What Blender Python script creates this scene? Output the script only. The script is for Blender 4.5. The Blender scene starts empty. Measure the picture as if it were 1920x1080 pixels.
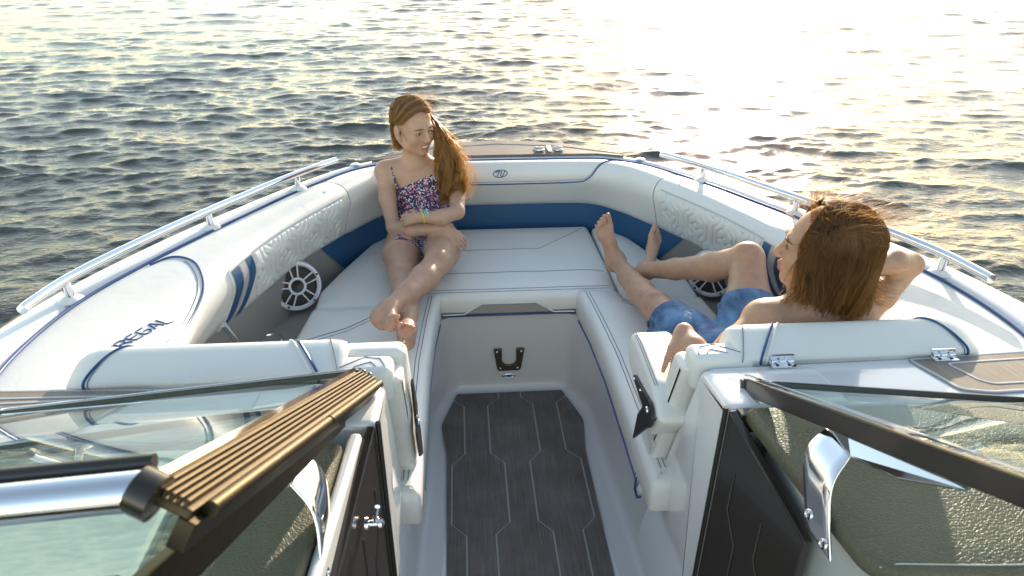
import bpy, bmesh, math, random
import numpy as np
from mathutils import Vector, Matrix

SC = bpy.context.scene
COL = SC.collection
R = math.radians
rng = random.Random(7)

# ------------------------------------------------------------------ camera, sky, sun, exposure
cam_d = bpy.data.cameras.new('camera')
cam = bpy.data.objects.new('camera', cam_d); COL.objects.link(cam)
cam_d.sensor_width = 36.0; cam_d.lens = 24.0
cam_d.clip_start = 0.02; cam_d.clip_end = 6000
cam_d.dof.use_dof = True; cam_d.dof.focus_distance = 2.6; cam_d.dof.aperture_fstop = 7
def set_cam():
    a, b, r = R(28), R(4.33), R(.26)
    F = Vector((math.sin(b)*math.cos(a), math.cos(b)*math.cos(a), -math.sin(a)))
    r0 = Vector((math.cos(b), -math.sin(b), 0)); u0 = r0.cross(F)
    Rt = math.cos(r)*r0+math.sin(r)*u0; U = -math.sin(r)*r0+math.cos(r)*u0
    M = Matrix((Rt, U, -F)).transposed().to_4x4()
    M.translation = Vector((-.168, 0, 1.75)); cam.matrix_world = M
set_cam()
SC.camera = cam
SUN_EL, SUN_AZ = 12.3, 21.0       # azimuth to the right of the bow (+Y towards +X)
w = bpy.data.worlds.new('World'); SC.world = w; w.use_nodes = True
nt = w.node_tree; nt.nodes.clear()
sky = nt.nodes.new('ShaderNodeTexSky'); sky.sky_type = 'NISHITA'; sky.sun_disc = False
sky.sun_elevation = R(SUN_EL); sky.sun_rotation = R(SUN_AZ)
sky.air_density = 1.0; sky.dust_density = 0.35; sky.ozone_density = 0.25
bg = nt.nodes.new('ShaderNodeBackground'); bg.inputs['Strength'].default_value = .15
wo = nt.nodes.new('ShaderNodeOutputWorld')
wb = nt.nodes.new('ShaderNodeMix'); wb.data_type = 'RGBA'; wb.blend_type = 'MULTIPLY'; wb.inputs[0].default_value = 1; wb.inputs[7].default_value = (1.10, 1.0, .885, 1)   # warm evening white balance, the same all over the sky
nt.links.new(sky.outputs[0], wb.inputs[6]); nt.links.new(wb.outputs[2], bg.inputs[0]); nt.links.new(bg.outputs[0], wo.inputs[0])
sd = bpy.data.lights.new('sun', 'SUN'); sd.energy = 2.6; sd.angle = R(.6); sd.color = (1, .85, .66)
sun = bpy.data.objects.new('sun', sd); COL.objects.link(sun)
_d = Vector((math.sin(R(SUN_AZ))*math.cos(R(SUN_EL)), math.cos(R(SUN_AZ))*math.cos(R(SUN_EL)), math.sin(R(SUN_EL))))
sun.rotation_euler = _d.to_track_quat('Z', 'Y').to_euler(); sun.location = _d*20
SC.view_settings.view_transform = 'Standard'; SC.view_settings.look = 'None'
SC.view_settings.gamma = 1; SC.view_settings.use_curve_mapping = False
SC.view_settings.exposure = 1.62
SC.render.engine = 'CYCLES'
SC.cycles.max_bounces = 8; SC.cycles.transparent_max_bounces = 12

# ------------------------------------------------------------------ materials
def lin(c):
    return tuple(c)+(1,) if len(c) == 3 else tuple(c)
MATS = {}
def mat(name, col, rough=.5, metal=0, coat=0, spec=.5, bump=None, var=None, sss=0, sssc=None, sheen=0, ior=1.5):
    """bump=(scale,strength,distance,kind)  var=(scale,colour2,amount)"""
    m = bpy.data.materials.new(name); m.use_nodes = True; n = m.node_tree; b = n.nodes['Principled BSDF']
    b.inputs['Base Color'].default_value = lin(col); b.inputs['Roughness'].default_value = rough
    b.inputs['Metallic'].default_value = metal; b.inputs['Coat Weight'].default_value = coat
    b.inputs['Coat Roughness'].default_value = .06
    b.inputs['Specular IOR Level'].default_value = spec; b.inputs['IOR'].default_value = ior
    if sheen: b.inputs['Sheen Weight'].default_value = sheen
    if sss:
        b.inputs['Subsurface Weight'].default_value = sss; b.inputs['Subsurface Scale'].default_value = .012
        b.inputs['Subsurface Radius'].default_value = sssc or (1, .35, .2)
    tc = n.nodes.new('ShaderNodeTexCoord')
    if var:
        t = n.nodes.new('ShaderNodeTexNoise'); t.inputs['Scale'].default_value = var[0]; t.inputs['Detail'].default_value = 6
        mp = n.nodes.new('ShaderNodeMapping')
        if len(var) > 3: mp.inputs['Scale'].default_value = var[3]
        n.links.new(tc.outputs['Object'], mp.inputs[0]); n.links.new(mp.outputs[0], t.inputs['Vector'])
        cr = n.nodes.new('ShaderNodeValToRGB'); cr.color_ramp.elements[0].position = .5-var[2]/2; cr.color_ramp.elements[1].position = .5+var[2]/2
        cr.color_ramp.elements[0].color = lin(col); cr.color_ramp.elements[1].color = lin(var[1])
        n.links.new(t.outputs['Fac'], cr.inputs[0]); n.links.new(cr.outputs[0], b.inputs['Base Color'])
    if bump:
        if bump[3] == 'noise':
            t = n.nodes.new('ShaderNodeTexNoise'); t.inputs['Detail'].default_value = 4; o = t.outputs['Fac']
        else:
            t = n.nodes.new('ShaderNodeTexVoronoi'); t.feature = 'DISTANCE_TO_EDGE' if bump[3] == 'edge' else 'F1'; o = t.outputs['Distance']
        t.inputs['Scale'].default_value = bump[0]; n.links.new(tc.outputs['Object'], t.inputs['Vector'])
        bp = n.nodes.new('ShaderNodeBump'); bp.inputs['Strength'].default_value = bump[1]; bp.inputs['Distance'].default_value = bump[2]
        if bump[3] == 'edge':
            cr = n.nodes.new('ShaderNodeMapRange'); cr.inputs['From Max'].default_value = .18; cr.interpolation_type = 'SMOOTHSTEP'
            n.links.new(o, cr.inputs['Value']); o = cr.outputs[0]
        n.links.new(o, bp.inputs['Height']); n.links.new(bp.outputs[0], b.inputs['Normal'])
        if 'vinyl' in name:      # the stuffing is never perfectly even
            t2 = n.nodes.new('ShaderNodeTexNoise'); t2.inputs['Scale'].default_value = 11; t2.inputs['Detail'].default_value = 3; t2.inputs['Distortion'].default_value = .8
            b2 = n.nodes.new('ShaderNodeBump'); b2.inputs['Strength'].default_value = .22; b2.inputs['Distance'].default_value = .007
            n.links.new(tc.outputs['Object'], t2.inputs[0]); n.links.new(t2.outputs['Fac'], b2.inputs['Height']); n.links.new(b2.outputs[0], bp.inputs['Normal'])
    MATS[name] = m
    return m
def P(m): return m.node_tree.nodes['Principled BSDF']

VINYL = mat('white_vinyl', (.73, .72, .695), .42, spec=.45, bump=(420, .25, .0006, 'edge'), var=(3, (.705, .70, .675), .6))
VINYL2 = mat('cream_vinyl', (.71, .70, .67), .45, spec=.4, bump=(420, .25, .0006, 'edge'))
PERF = mat('perforated_vinyl', (.68, .69, .68), .48, spec=.4, bump=(260, .5, .001, 'dots'))
GEL = mat('white_gelcoat', (.74, .73, .735), .16, coat=.6, var=(1.5, (.71, .70, .71), .7))
GELF = mat('textured_gelcoat', (.53, .515, .525), .35, coat=.15, bump=(900, .12, .0006, 'noise'))
BLUE = mat('blue_vinyl', (.016, .085, .20), .42, bump=(420, .25, .0006, 'edge'))
BLUEP = mat('blue_piping', (.02, .07, .22), .4)
GREYV = mat('grey_vinyl', (.30, .285, .265), .5, bump=(420, .25, .0006, 'edge'), var=(4, (.27, .26, .245), .6))
TRIMG = mat('grey_trim', (.42, .43, .46), .4)
STITCH = mat('stitch_thread', (.16, .18, .22), .8)
GROOVE = mat('groove_foam', (.28, .275, .28), .7)
CHROME = mat('polished_steel', (.82, .82, .84), .07, metal=1)
BRONZE = mat('bronze_aluminium', (.070, .056, .038), .45, metal=1, var=(60, (.058, .046, .030), .5, (1, 1, 1)))
BLACKM = mat('black_anodised_frame', (.022, .018, .014), .28, metal=0, coat=.2)
BLACKP = mat('black_plastic', (.02, .02, .022), .4)
LEATHER = mat('olive_dash_leather', (.115, .105, .070), .5, spec=.45, bump=(165, .55, .002, 'edge'), var=(9, (.085, .079, .055), .5))
SIDEV = mat('pale_grey_vinyl', (.42, .44, .43), .5, bump=(420, .25, .0006, 'edge'))
DOORM = mat('dark_tinted_door', (.030, .024, .020), .16, coat=.3)
WHITEP = mat('white_speaker_plastic', (.72, .72, .76), .3, coat=.2)
CONE = mat('speaker_cone', (.028, .024, .022), .5)
RUBBER = mat('black_rubber', (.015, .015, .015), .7)
# teak look foam with brushed grain
def eva(name, c1, c2, sc):
    m = mat(name, c1, .62, spec=.25); n = m.node_tree; b = P(m)
    tc = n.nodes.new('ShaderNodeTexCoord'); mp = n.nodes.new('ShaderNodeMapping'); mp.inputs['Scale'].default_value = sc
    t = n.nodes.new('ShaderNodeTexNoise'); t.inputs['Scale'].default_value = 1; t.inputs['Detail'].default_value = 8; t.inputs['Roughness'].default_value = .7
    cr = n.nodes.new('ShaderNodeValToRGB'); cr.color_ramp.elements[0].position = .33; cr.color_ramp.elements[1].position = .68
    cr.color_ramp.elements[0].color = lin(c1); cr.color_ramp.elements[1].color = lin(c2)
    n.links.new(tc.outputs['Object'], mp.inputs[0]); n.links.new(mp.outputs[0], t.inputs[0]); n.links.new(t.outputs['Fac'], cr.inputs[0])
    # worn and damp patches in the foam
    t3 = n.nodes.new('ShaderNodeTexNoise'); t3.inputs['Scale'].default_value = 5.5; t3.inputs['Detail'].default_value = 7; t3.inputs['Roughness'].default_value = .65
    c3 = n.nodes.new('ShaderNodeValToRGB'); c3.color_ramp.elements[0].position = .35; c3.color_ramp.elements[1].position = .66; c3.color_ramp.elements[0].color = (.74, .73, .72, 1); c3.color_ramp.elements[1].color = (1.12, 1.12, 1.13, 1)
    ml = n.nodes.new('ShaderNodeMix'); ml.data_type = 'RGBA'; ml.blend_type = 'MULTIPLY'; ml.inputs[0].default_value = 1
    n.links.new(tc.outputs['Object'], t3.inputs[0]); n.links.new(t3.outputs['Fac'], c3.inputs[0]); n.links.new(cr.outputs[0], ml.inputs[6]); n.links.new(c3.outputs[0], ml.inputs[7]); n.links.new(ml.outputs[2], b.inputs['Base Color'])
    bp = n.nodes.new('ShaderNodeBump'); bp.inputs['Strength'].default_value = .35; bp.inputs['Distance'].default_value = .001
    n.links.new(t.outputs['Fac'], bp.inputs['Height']); n.links.new(bp.outputs[0], b.inputs['Normal'])
    return m
MATF = eva('teak_foam_floor', (.092, .077, .072), (.195, .167, .156), (420, 6, 6))
MATD = eva('teak_foam_deck', (.17, .14, .115), (.34, .29, .24), (420, 8, 6))
MATDX = eva('teak_foam_deck_crosswise', (.13, .11, .095), (.27, .23, .20), (8, 420, 6))

def glass(name, tint, extra=1.0):
    m = bpy.data.materials.new(name); m.use_nodes = True; n = m.node_tree; n.nodes.clear()
    o = n.nodes.new('ShaderNodeOutputMaterial'); tr = n.nodes.new('ShaderNodeBsdfTransparent'); tr.inputs[0].default_value = lin(tint)
    gl = n.nodes.new('ShaderNodeBsdfGlossy'); gl.inputs['Roughness'].default_value = .015; gl.inputs[0].default_value = (.93, .97, .95, 1)
    fr = n.nodes.new('ShaderNodeFresnel'); fr.inputs[0].default_value = 1.52*extra
    mx = n.nodes.new('ShaderNodeMixShader')
    ge = n.nodes.new('ShaderNodeNewGeometry'); mt = n.nodes.new('ShaderNodeMath'); mt.operation = 'MULTIPLY'; iv = n.nodes.new('ShaderNodeMath'); iv.operation = 'SUBTRACT'; iv.inputs[0].default_value = 1
    n.links.new(ge.outputs['Backfacing'], iv.inputs[1]); n.links.new(fr.outputs[0], mt.inputs[0]); n.links.new(iv.outputs[0], mt.inputs[1])
    n.links.new(mt.outputs[0], mx.inputs[0]); n.links.new(tr.outputs[0], mx.inputs[1]); n.links.new(gl.outputs[0], mx.inputs[2]); n.links.new(mx.outputs[0], o.inputs[0])
    return m
GLASS = glass('green_tinted_glass', (.88, .93, .905))

# ------------------------------------------------------------------ object helpers
def tag(o, label=None, cat=None, group=None, kind=None):
    if label: o['label'] = label
    if cat: o['category'] = cat
    if group: o['group'] = group
    if kind: o['kind'] = kind
    return o
def empty(name, loc=(0, 0, 0)):
    o = bpy.data.objects.new(name, None); COL.objects.link(o); o.location = loc; o.empty_display_size = .1
    return o
def link(name, me, m, parent=None, smooth=True):
    o = bpy.data.objects.new(name, me); COL.objects.link(o)
    for mm in (m if isinstance(m, (list, tuple)) else [m]): me.materials.append(mm)
    if smooth:
        me.polygons.foreach_set('use_smooth', [True]*len(me.polygons))
    if parent is not None: o.parent = parent
    return o
def mesh(name, vs, fs, m, parent=None, smooth=True, auto=None):
    me = bpy.data.meshes.new(name); me.from_pydata([tuple(v) for v in vs], [], [tuple(f) for f in fs]); me.validate(); me.update()
    bm = bmesh.new(); bm.from_mesh(me); bmesh.ops.recalc_face_normals(bm, faces=bm.faces)
    if auto:
        for e in bm.edges:
            if len(e.link_faces) == 2 and e.calc_face_angle(0) > R(auto): e.smooth = False
    bm.to_mesh(me); bm.free()
    return link(name, me, m, parent, smooth)
class MB:
    def __init__(s): s.v = []; s.f = []
    def add(s, vs, fs):
        o = len(s.v); s.v += [tuple(v) for v in vs]; s.f += [tuple(i+o for i in f) for f in fs]; return s
    def build(s, name, m, parent=None, smooth=True, auto=40): return mesh(name, s.v, s.f, m, parent, smooth, auto)
def grid(rows, closed_u=False, closed_v=False):
    nu, nv = len(rows), len(rows[0]); vs = [p for r in rows for p in r]; fs = []
    for i in range(nu if closed_u else nu-1):
        for j in range(nv if closed_v else nv-1):
            a, b = i, (i+1) % nu; c, d = j, (j+1) % nv
            fs.append((a*nv+c, a*nv+d, b*nv+d, b*nv+c))
    return vs, fs
def V(*a): return Vector(a)
def frames(pts):
    pts = [Vector(p) for p in pts]; T = []
    for i in range(len(pts)):
        d = pts[min(i+1, len(pts)-1)]-pts[max(i-1, 0)]; T.append(d.normalized() if d.length > 1e-9 else Vector((0, 0, 1)))
    up = Vector((0, 0, 1)) if abs(T[0].z) < .9 else Vector((1, 0, 0)); N = []
    n = (up-T[0]*up.dot(T[0])).normalized()
    for t in T:
        n = n-t*n.dot(t)
        n = n.normalized() if n.length > 1e-6 else t.orthogonal().normalized()
        N.append(n.copy())
    return pts, T, N
def tube_g(pts, r, seg=10, caps=True, flat=1.0):
    pts, T, N = frames(pts); rr = r if isinstance(r, (list, tuple)) else [r]*len(pts); rows = []
    for p, t, n, q in zip(pts, T, N, rr):
        b = t.cross(n)
        rows.append([p+n*(q*flat*math.cos(2*math.pi*k/seg))+b*(q*math.sin(2*math.pi*k/seg)) for k in range(seg)])
    vs, fs = grid(rows, closed_v=True)
    if caps: fs += [tuple(range(seg))[::-1], tuple(range(len(vs)-seg, len(vs)))]
    return vs, fs
def tube(name, pts, r, m, parent=None, seg=10, flat=1.0):
    vs, fs = tube_g(pts, r, seg, True, flat); return mesh(name, vs, fs, m, parent, True, 50)
def spline(pts, n=8, closed=False):
    P_ = [Vector(p) for p in pts]; out = []; N = len(P_); M = N if closed else N-1
    for i in range(M):
        p0 = P_[(i-1) % N] if (closed or i > 0) else P_[0]*2-P_[1]
        p1 = P_[i]; p2 = P_[(i+1) % N]; p3 = P_[(i+2) % N] if (closed or i+2 < N) else P_[-1]*2-P_[-2]
        for k in range(n):
            t = k/n; out.append(.5*((2*p1)+(p2-p0)*t+(2*p0-5*p1+4*p2-p3)*t*t+(3*p1-p0-3*p2+p3)*t**3))
    if not closed: out.append(P_[-1])
    return out
def fillet(pts, r, n=5, closed=True):
    """round the corners of a 2D/3D polyline"""
    P_ = [Vector(p) for p in pts]; N = len(P_); out = []
    for i in range(N):
        if not closed and i in (0, N-1): out.append(P_[i]); continue
        a, b, c = P_[(i-1) % N], P_[i], P_[(i+1) % N]; q = r[i] if isinstance(r, (list, tuple)) else r
        q = min(q, (a-b).length*.48, (c-b).length*.48)
        if q < 1e-5: out.append(b); continue
        s = b+(a-b).normalized()*q; e = b+(c-b).normalized()*q
        for k in range(n+1):
            t = k/n; out.append((1-t)**2*s+2*t*(1-t)*b+t*t*e)
    return out
def box_g(x0, x1, y0, y1, z0, z1):
    v = [(x, y, z) for x in (x0, x1) for y in (y0, y1) for z in (z0, z1)]
    return v, [(0, 1, 3, 2), (4, 6, 7, 5), (0, 4, 5, 1), (2, 3, 7, 6), (0, 2, 6, 4), (1, 5, 7, 3)]
def bevel(o, wd=.004, seg=2, ang=30):
    b = o.modifiers.new('bevel', 'BEVEL'); b.width = wd; b.segments = seg; b.limit_method = 'ANGLE'; b.angle_limit = R(ang)
    return o
def prism(name, poly, zf, zt, m, parent=None, bev=0, smooth=True):
    """poly: list of (x,y); zf/zt numbers or functions z(x,y)"""
    f0 = zf if callable(zf) else (lambda x, y: zf); f1 = zt if callable(zt) else (lambda x, y: zt); n = len(poly)
    vs = [(p[0], p[1], f0(p[0], p[1])) for p in poly]+[(p[0], p[1], f1(p[0], p[1])) for p in poly]
    fs = [tuple(range(n))[::-1], tuple(range(n, 2*n))]+[(i, (i+1) % n, n+(i+1) % n, n+i) for i in range(n)]
    o = mesh(name, vs, fs, m, parent, smooth, 35)
    if bev: bevel(o, bev)
    return o
def offset2(poly, d):
    """inward offset of a CCW polygon with mitre limit"""
    n = len(poly); out = []
    for i in range(n):
        a, b, c = Vector(poly[i-1][:2]), Vector(poly[i][:2]), Vector(poly[(i+1) % n][:2])
        e1 = (b-a); e2 = (c-b)
        e1 = e1.normalized() if e1.length > 1e-9 else e2.normalized(); e2 = e2.normalized() if e2.length > 1e-9 else e1
        n1 = Vector((-e1.y, e1.x)); n2 = Vector((-e2.y, e2.x)); s = n1+n2
        s = s/(max(1+n1.dot(n2), .45)); out.append(b+s*d)
    return out
def resample(poly, step):
    out = []; n = len(poly)
    for i in range(n):
        a, b = Vector(poly[i]), Vector(poly[(i+1) % n]); k = max(1, int((b-a).length/step))
        for j in range(k): out.append(a.lerp(b, j/k))
    return out
def ccw(poly):
    s = sum(poly[i-1][0]*poly[i][1]-poly[i][0]*poly[i-1][1] for i in range(len(poly)))
    return poly if s > 0 else poly[::-1]
def cushion(name, poly, z0, z1, m, parent, rad=.03, crown=.006, tf=None, corner=.03):
    """a stuffed pad: rounded top edge, slightly domed top. tf maps (x,y,z)->world"""
    poly = ccw([tuple(p) for p in poly]); poly = resample(fillet(poly, corner, 5), .03)
    prof = [(.012, z0), (0, z0+.012), (0, z1-rad)]
    for k in range(1, 6):
        a = math.pi/2*k/5; prof.append((rad*(1-math.cos(a)), z1-rad+rad*math.sin(a)))
    prof += [(rad+.02, z1+crown*.45), (rad+.05, z1+crown*.85)]
    from mathutils.geometry import delaunay_2d_cdt, intersect_point_line
    rows = [[(q.x, q.y, z) for q in offset2(poly, d)] for d, z in prof[:8]]
    vs, fs = grid(rows, closed_v=True); n = len(poly)
    fs.append(tuple(range(n))[::-1]); last = len(vs)-n
    ring = [Vector(v[:2]) for v in vs[last:]]
    x0 = min(p.x for p in ring); x1 = max(p.x for p in ring); y0 = min(p.y for p in ring); y1 = max(p.y for p in ring)
    def dist(p): return min((p-(a+(b-a)*max(0, min(1, (p-a).dot(b-a)/max((b-a).length_squared, 1e-12))))).length for a, b in zip(ring, ring[1:]+ring[:1]))
    def inside(p):
        c = False
        for a, b in zip(ring, ring[1:]+ring[:1]):
            if (a.y > p.y) != (b.y > p.y) and p.x < (b.x-a.x)*(p.y-a.y)/(b.y-a.y)+a.x: c = not c
        return c
    pts = []; g = .035
    for i in range(int((x1-x0)/g)+1):
        for k in range(int((y1-y0)/g)+1):
            p = Vector((x0+g*(i+.5), y0+g*(k+.5)))
            if inside(p) and dist(p) > .012: pts.append(p)
    r = delaunay_2d_cdt(ring+pts, [], [list(range(len(ring)))], 1, 1e-6)
    rs = random.Random(3); idx = {}
    for i, p in enumerate(r[0]):
        o = r[3][i]
        k = next((q for q in o if q < len(ring)), None)
        if k is not None: idx[i] = last+k
        else:
            d = dist(p); idx[i] = len(vs); vs.append((p.x, p.y, z1+crown*(1-math.exp(-d/.03))+.0012*math.sin(p.x*23+p.y*9)*math.sin(p.y*17-p.x*5)))
    fs += [tuple(idx[a] for a in f) for f in r[2]]
    if tf: vs = [tf(*v) for v in vs]
    return mesh(name, vs, fs, m, parent, True, 60)
def ellipsoid_g(c, r, nu=16, nv=10, M=None):
    rows = []
    for i in range(nv+1):
        a = math.pi*i/nv
        rows.append([Vector((r[0]*math.sin(a)*math.cos(2*math.pi*j/nu), r[1]*math.sin(a)*math.sin(2*math.pi*j/nu), r[2]*math.cos(a))) for j in range(nu)])
    rows = [[(M @ p if M else p)+Vector(c) for p in q] for q in rows]
    return grid(rows, closed_v=True)
def disc_stack(c, ax, prof, seg=28):
    """lathe: prof list of (radius, height along ax)"""
    ax = Vector(ax).normalized(); u = ax.orthogonal().normalized(); v = ax.cross(u); rows = []
    for r, h in prof: rows.append([Vector(c)+ax*h+u*(r*math.cos(2*math.pi*k/seg))+v*(r*math.sin(2*math.pi*k/seg)) for k in range(seg)])
    vs, fs = grid(rows, closed_v=True); fs += [tuple(range(seg))[::-1], tuple(range(len(vs)-seg, len(vs)))]
    return vs, fs
# ------------------------------------------------------------------ water
WZ = -.16
def make_water():
    th = np.concatenate([np.linspace(-180, -56, 60, endpoint=False), np.linspace(-56, -46, 40, endpoint=False),
                         np.linspace(-46, 54, 1000, endpoint=False), np.linspace(54, 62, 40, endpoint=False), np.linspace(62, 180, 60, endpoint=False)])
    th = np.radians(th)
    r = [.05, .6, 1.2]
    while r[-1] < 62:
        q = r[-1]; r.append(q+max(.022, min(.0034*q, .3)+(0 if q < 30 else (q-30)*.01)))
    while r[-1] < 5200: r.append(r[-1]*1.16)
    r = np.array(r); T, Rr = np.meshgrid(th, r)
    X = -.17+Rr*np.sin(T); Y = Rr*np.cos(T)
    rs = np.random.RandomState(5); Z = np.zeros_like(X); DX = np.zeros_like(X); DY = np.zeros_like(X)
    dr = np.gradient(r)[:, None]*np.ones_like(X)
    mean = R(-82)
    n = 170
    lam = .065*(1.7/.065)**(rs.rand(n)**1.35)
    gust = 1+.30*np.sin(X*.31+Y*.17+1)*np.sin(Y*.23-X*.11)+.28*np.sin(X*1.3+Y*.7+.5*np.sin(Y*.9))*np.sin(Y*1.1-X*.5+2)
    for l in lam:
        a = mean+rs.normal()*R(27); k = 2*math.pi/l; kx, ky = k*math.cos(a), k*math.sin(a); ph = rs.rand()*6.28
        slope = .0235*(1.0 if l < .24 else (.24/l)**.5)
        A = slope/k*np.clip((l/dr-2.5)/2.5, 0, 1)*gust
        w = kx*X+ky*Y+ph+.5*np.sin((X*.9*math.sin(a)-Y*.9*math.cos(a))+ph*3)
        Z += A*np.cos(w); s = A*np.sin(w)*1.15; DX -= s*math.cos(a); DY -= s*math.sin(a)
    nv = X.size; co = np.stack([X+DX, Y+DY, Z+WZ], -1).reshape(-1, 3).astype(np.float32)
    nr, nc = X.shape
    i = np.arange(nr-1)[:, None]*nc; j = np.arange(nc)[None, :]; j2 = (j+1) % nc
    F = np.stack([i+j, i+nc+j, i+nc+j2, i+j2], -1).reshape(-1, 4).astype(np.int32)
    me = bpy.data.meshes.new('water'); me.vertices.add(nv); me.vertices.foreach_set('co', co.ravel())
    me.loops.add(F.size); me.loops.foreach_set('vertex_index', F[:, ::-1].ravel() if False else F.ravel())
    me.polygons.add(len(F)); me.polygons.foreach_set('loop_start', np.arange(0, F.size, 4, dtype=np.int32))
    me.polygons.foreach_set('loop_total', np.full(len(F), 4, dtype=np.int32)); me.update(); me.validate()
    if me.polygons[len(F)//2].normal.z < 0: me.flip_normals()
    m = bpy.data.materials.new('sea_water'); m.use_nodes = True; nn = m.node_tree; b = nn.nodes['Principled BSDF']
    b.inputs['Base Color'].default_value = (.058, .060, .050, 1); b.inputs['Roughness'].default_value = .05; b.inputs['IOR'].default_value = 1.36
    tc = nn.nodes.new('ShaderNodeTexCoord'); mp = nn.nodes.new('ShaderNodeMapping'); mp.inputs['Scale'].default_value = (.7, 1.35, 1); mp.inputs['Rotation'].default_value = (0, 0, R(6))
    t1 = nn.nodes.new('ShaderNodeTexNoise'); t1.inputs['Scale'].default_value = 24; t1.inputs['Detail'].default_value = 5; t1.inputs['Roughness'].default_value = .55; t1.inputs['Distortion'].default_value = .6
    bp = nn.nodes.new('ShaderNodeBump'); bp.inputs['Strength'].default_value = .9; bp.inputs['Distance'].default_value = .010
    nn.links.new(tc.outputs['Object'], mp.inputs[0]); nn.links.new(mp.outputs[0], t1.inputs[0]); nn.links.new(t1.outputs['Fac'], bp.inputs['Height']); nn.links.new(bp.outputs[0], b.inputs['Normal'])
    return tag(link('water', me, m), kind='structure')
make_water()
# ------------------------------------------------------------------ the boat
boat = empty('motor_boat', (0, 1.5, -.3))
tag(boat, 'white bowrider motor boat with cream vinyl bow lounge, seen from its cockpit', 'boat')
boat_inv = Matrix.Translation((0, 1.5, -.3)).inverted()
_link = link
def link(name, me, m, parent=None, smooth=True):          # parts are written in world coordinates
    if parent is boat: me.transform(boat_inv)
    elif parent is not None and parent.get('in_boat'): me.transform(boat_inv)
    o = _link(name, me, m, parent, smooth)
    if parent is boat or (parent is not None and parent.get('in_boat')): o['in_boat'] = 1
    return o

KT = [(0, 3.04, .79), (.30, 3.04, .79), (.47, 3.03, .79), (.60, 2.97, .79), (.70, 2.86, .795), (.86, 2.60, .80), (.97, 2.40, .80), (1.06, 2.21, .805), (1.16, 1.98, .81), (1.235, 1.78, .812), (1.265, 1.60, .815), (1.262, 1.42, .82), (1.23, 1.26, .825)]
KB = [(0, 3.07, .57), (.30, 3.07, .57), (.45, 3.045, .57), (.56, 2.94, .57), (.64, 2.82, .57), (.77, 2.60, .57), (.86, 2.40, .565), (.93, 2.19, .56), (1.0, 1.98, .56), (1.04, 1.78, .57), (1.05, 1.60, .59), (1.02, 1.42, .62), (1.0, 1.26, .65)]
KW = [.095, .10, .11, .125, .14, .165, .18, .20, .245, .30, .33, .33, .30]
KO = [(0, 3.35), (.20, 3.325), (.40, 3.235), (.60, 3.07), (.745, 2.93), (.94, 2.66), (1.10, 2.40), (1.20, 2.20), (1.30, 1.97), (1.37, 1.78), (1.41, 1.60), (1.445, 1.42), (1.465, 1.26)]
NK = len(KT)-1
def cr(K, u):
    """catmull-rom over knots, mirrored over the bow for u<0"""
    def g(i):
        if i < 0: k = K[-i]; return np.array((-k[0],)+tuple(k[1:])) if not np.isscalar(k) else np.array([float(k)])
        if i > NK:
            a, b = K[NK], K[NK-1]; a = np.atleast_1d(np.array(a, float)); b = np.atleast_1d(np.array(b, float)); return 2*a-b
        return np.atleast_1d(np.array(K[i], float))
    i = min(int(u), NK-1); t = u-i
    p0, p1, p2, p3 = g(i-1), g(i), g(i+1), g(i+2)
    return .5*((2*p1)+(p2-p0)*t+(2*p0-5*p1+4*p2-p3)*t*t+(3*p1-p0-3*p2+p3)*t**3)
def plan(u):
    T, B, W = cr(KT, u), cr(KB, u), cr(KW, u)[0]
    e = .06; a, b = cr(KT, max(u-e, 0)), cr(KT, min(u+e, NK)); d = Vector((b-a)[:2])
    if u < e: d = Vector((1, 0))
    d.normalize(); n = Vector((d.y, -d.x))
    if n.dot(Vector((0, 1))) > 0 and u < 3: n = -n
    if n.x > 0 and u >= 3: n = -n
    return Vector(T), Vector(B), W, Vector((n.x, n.y, 0))
def prof(u):
    T, B, W, n = plan(u); z = Vector((0, 0, 1))
    t_ = min(1, max(0, (u-6)/3)); p3 = T+n*W-z*(.058+.030*t_)
    pts = [T-n*.004-z*.03, T+n*.004+z*.004, T+n*(.5*W)+z*(.014-.010*t_), T+n*(.86*W)-z*(.003+.022*t_), p3, p3.lerp(B, .5)+n*.004, B+n*.004, B-n*.03-z*.012]
    return pts
def BS(u, s, off=0):
    """point on the starboard coaming bolster: s=0 piping at the deck, s=1 bottom edge"""
    def at(u, s):
        P_ = prof(u)[1:7]; q = s*5; i = min(int(q), 4); t = q-i
        a = prof(u)
        p0, p1, p2, p3 = a[i], a[i+1], a[i+2], a[i+3]
        return .5*((2*p1)+(p2-p0)*t+(2*p0-5*p1+4*p2-p3)*t*t+(3*p1-p0-3*p2+p3)*t**3)
    p = at(u, s)
    if off:
        du = at(min(u+.05, NK), s)-at(max(u-.05, 0), s); dsv = at(u, min(s+.02, 1))-at(u, max(s-.02, 0)); nn = du.cross(dsv)
        nn.normalize()
        if u < 3:
            if nn.y > 0 and abs(nn.z) < .7: nn = -nn
        if nn.dot(plan(u)[3]+Vector((0, 0, .8))) < 0: nn = -nn
        p = p+nn*off
    return p
def mir(p, m): return Vector((p[0]*m, p[1], p[2]))
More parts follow.
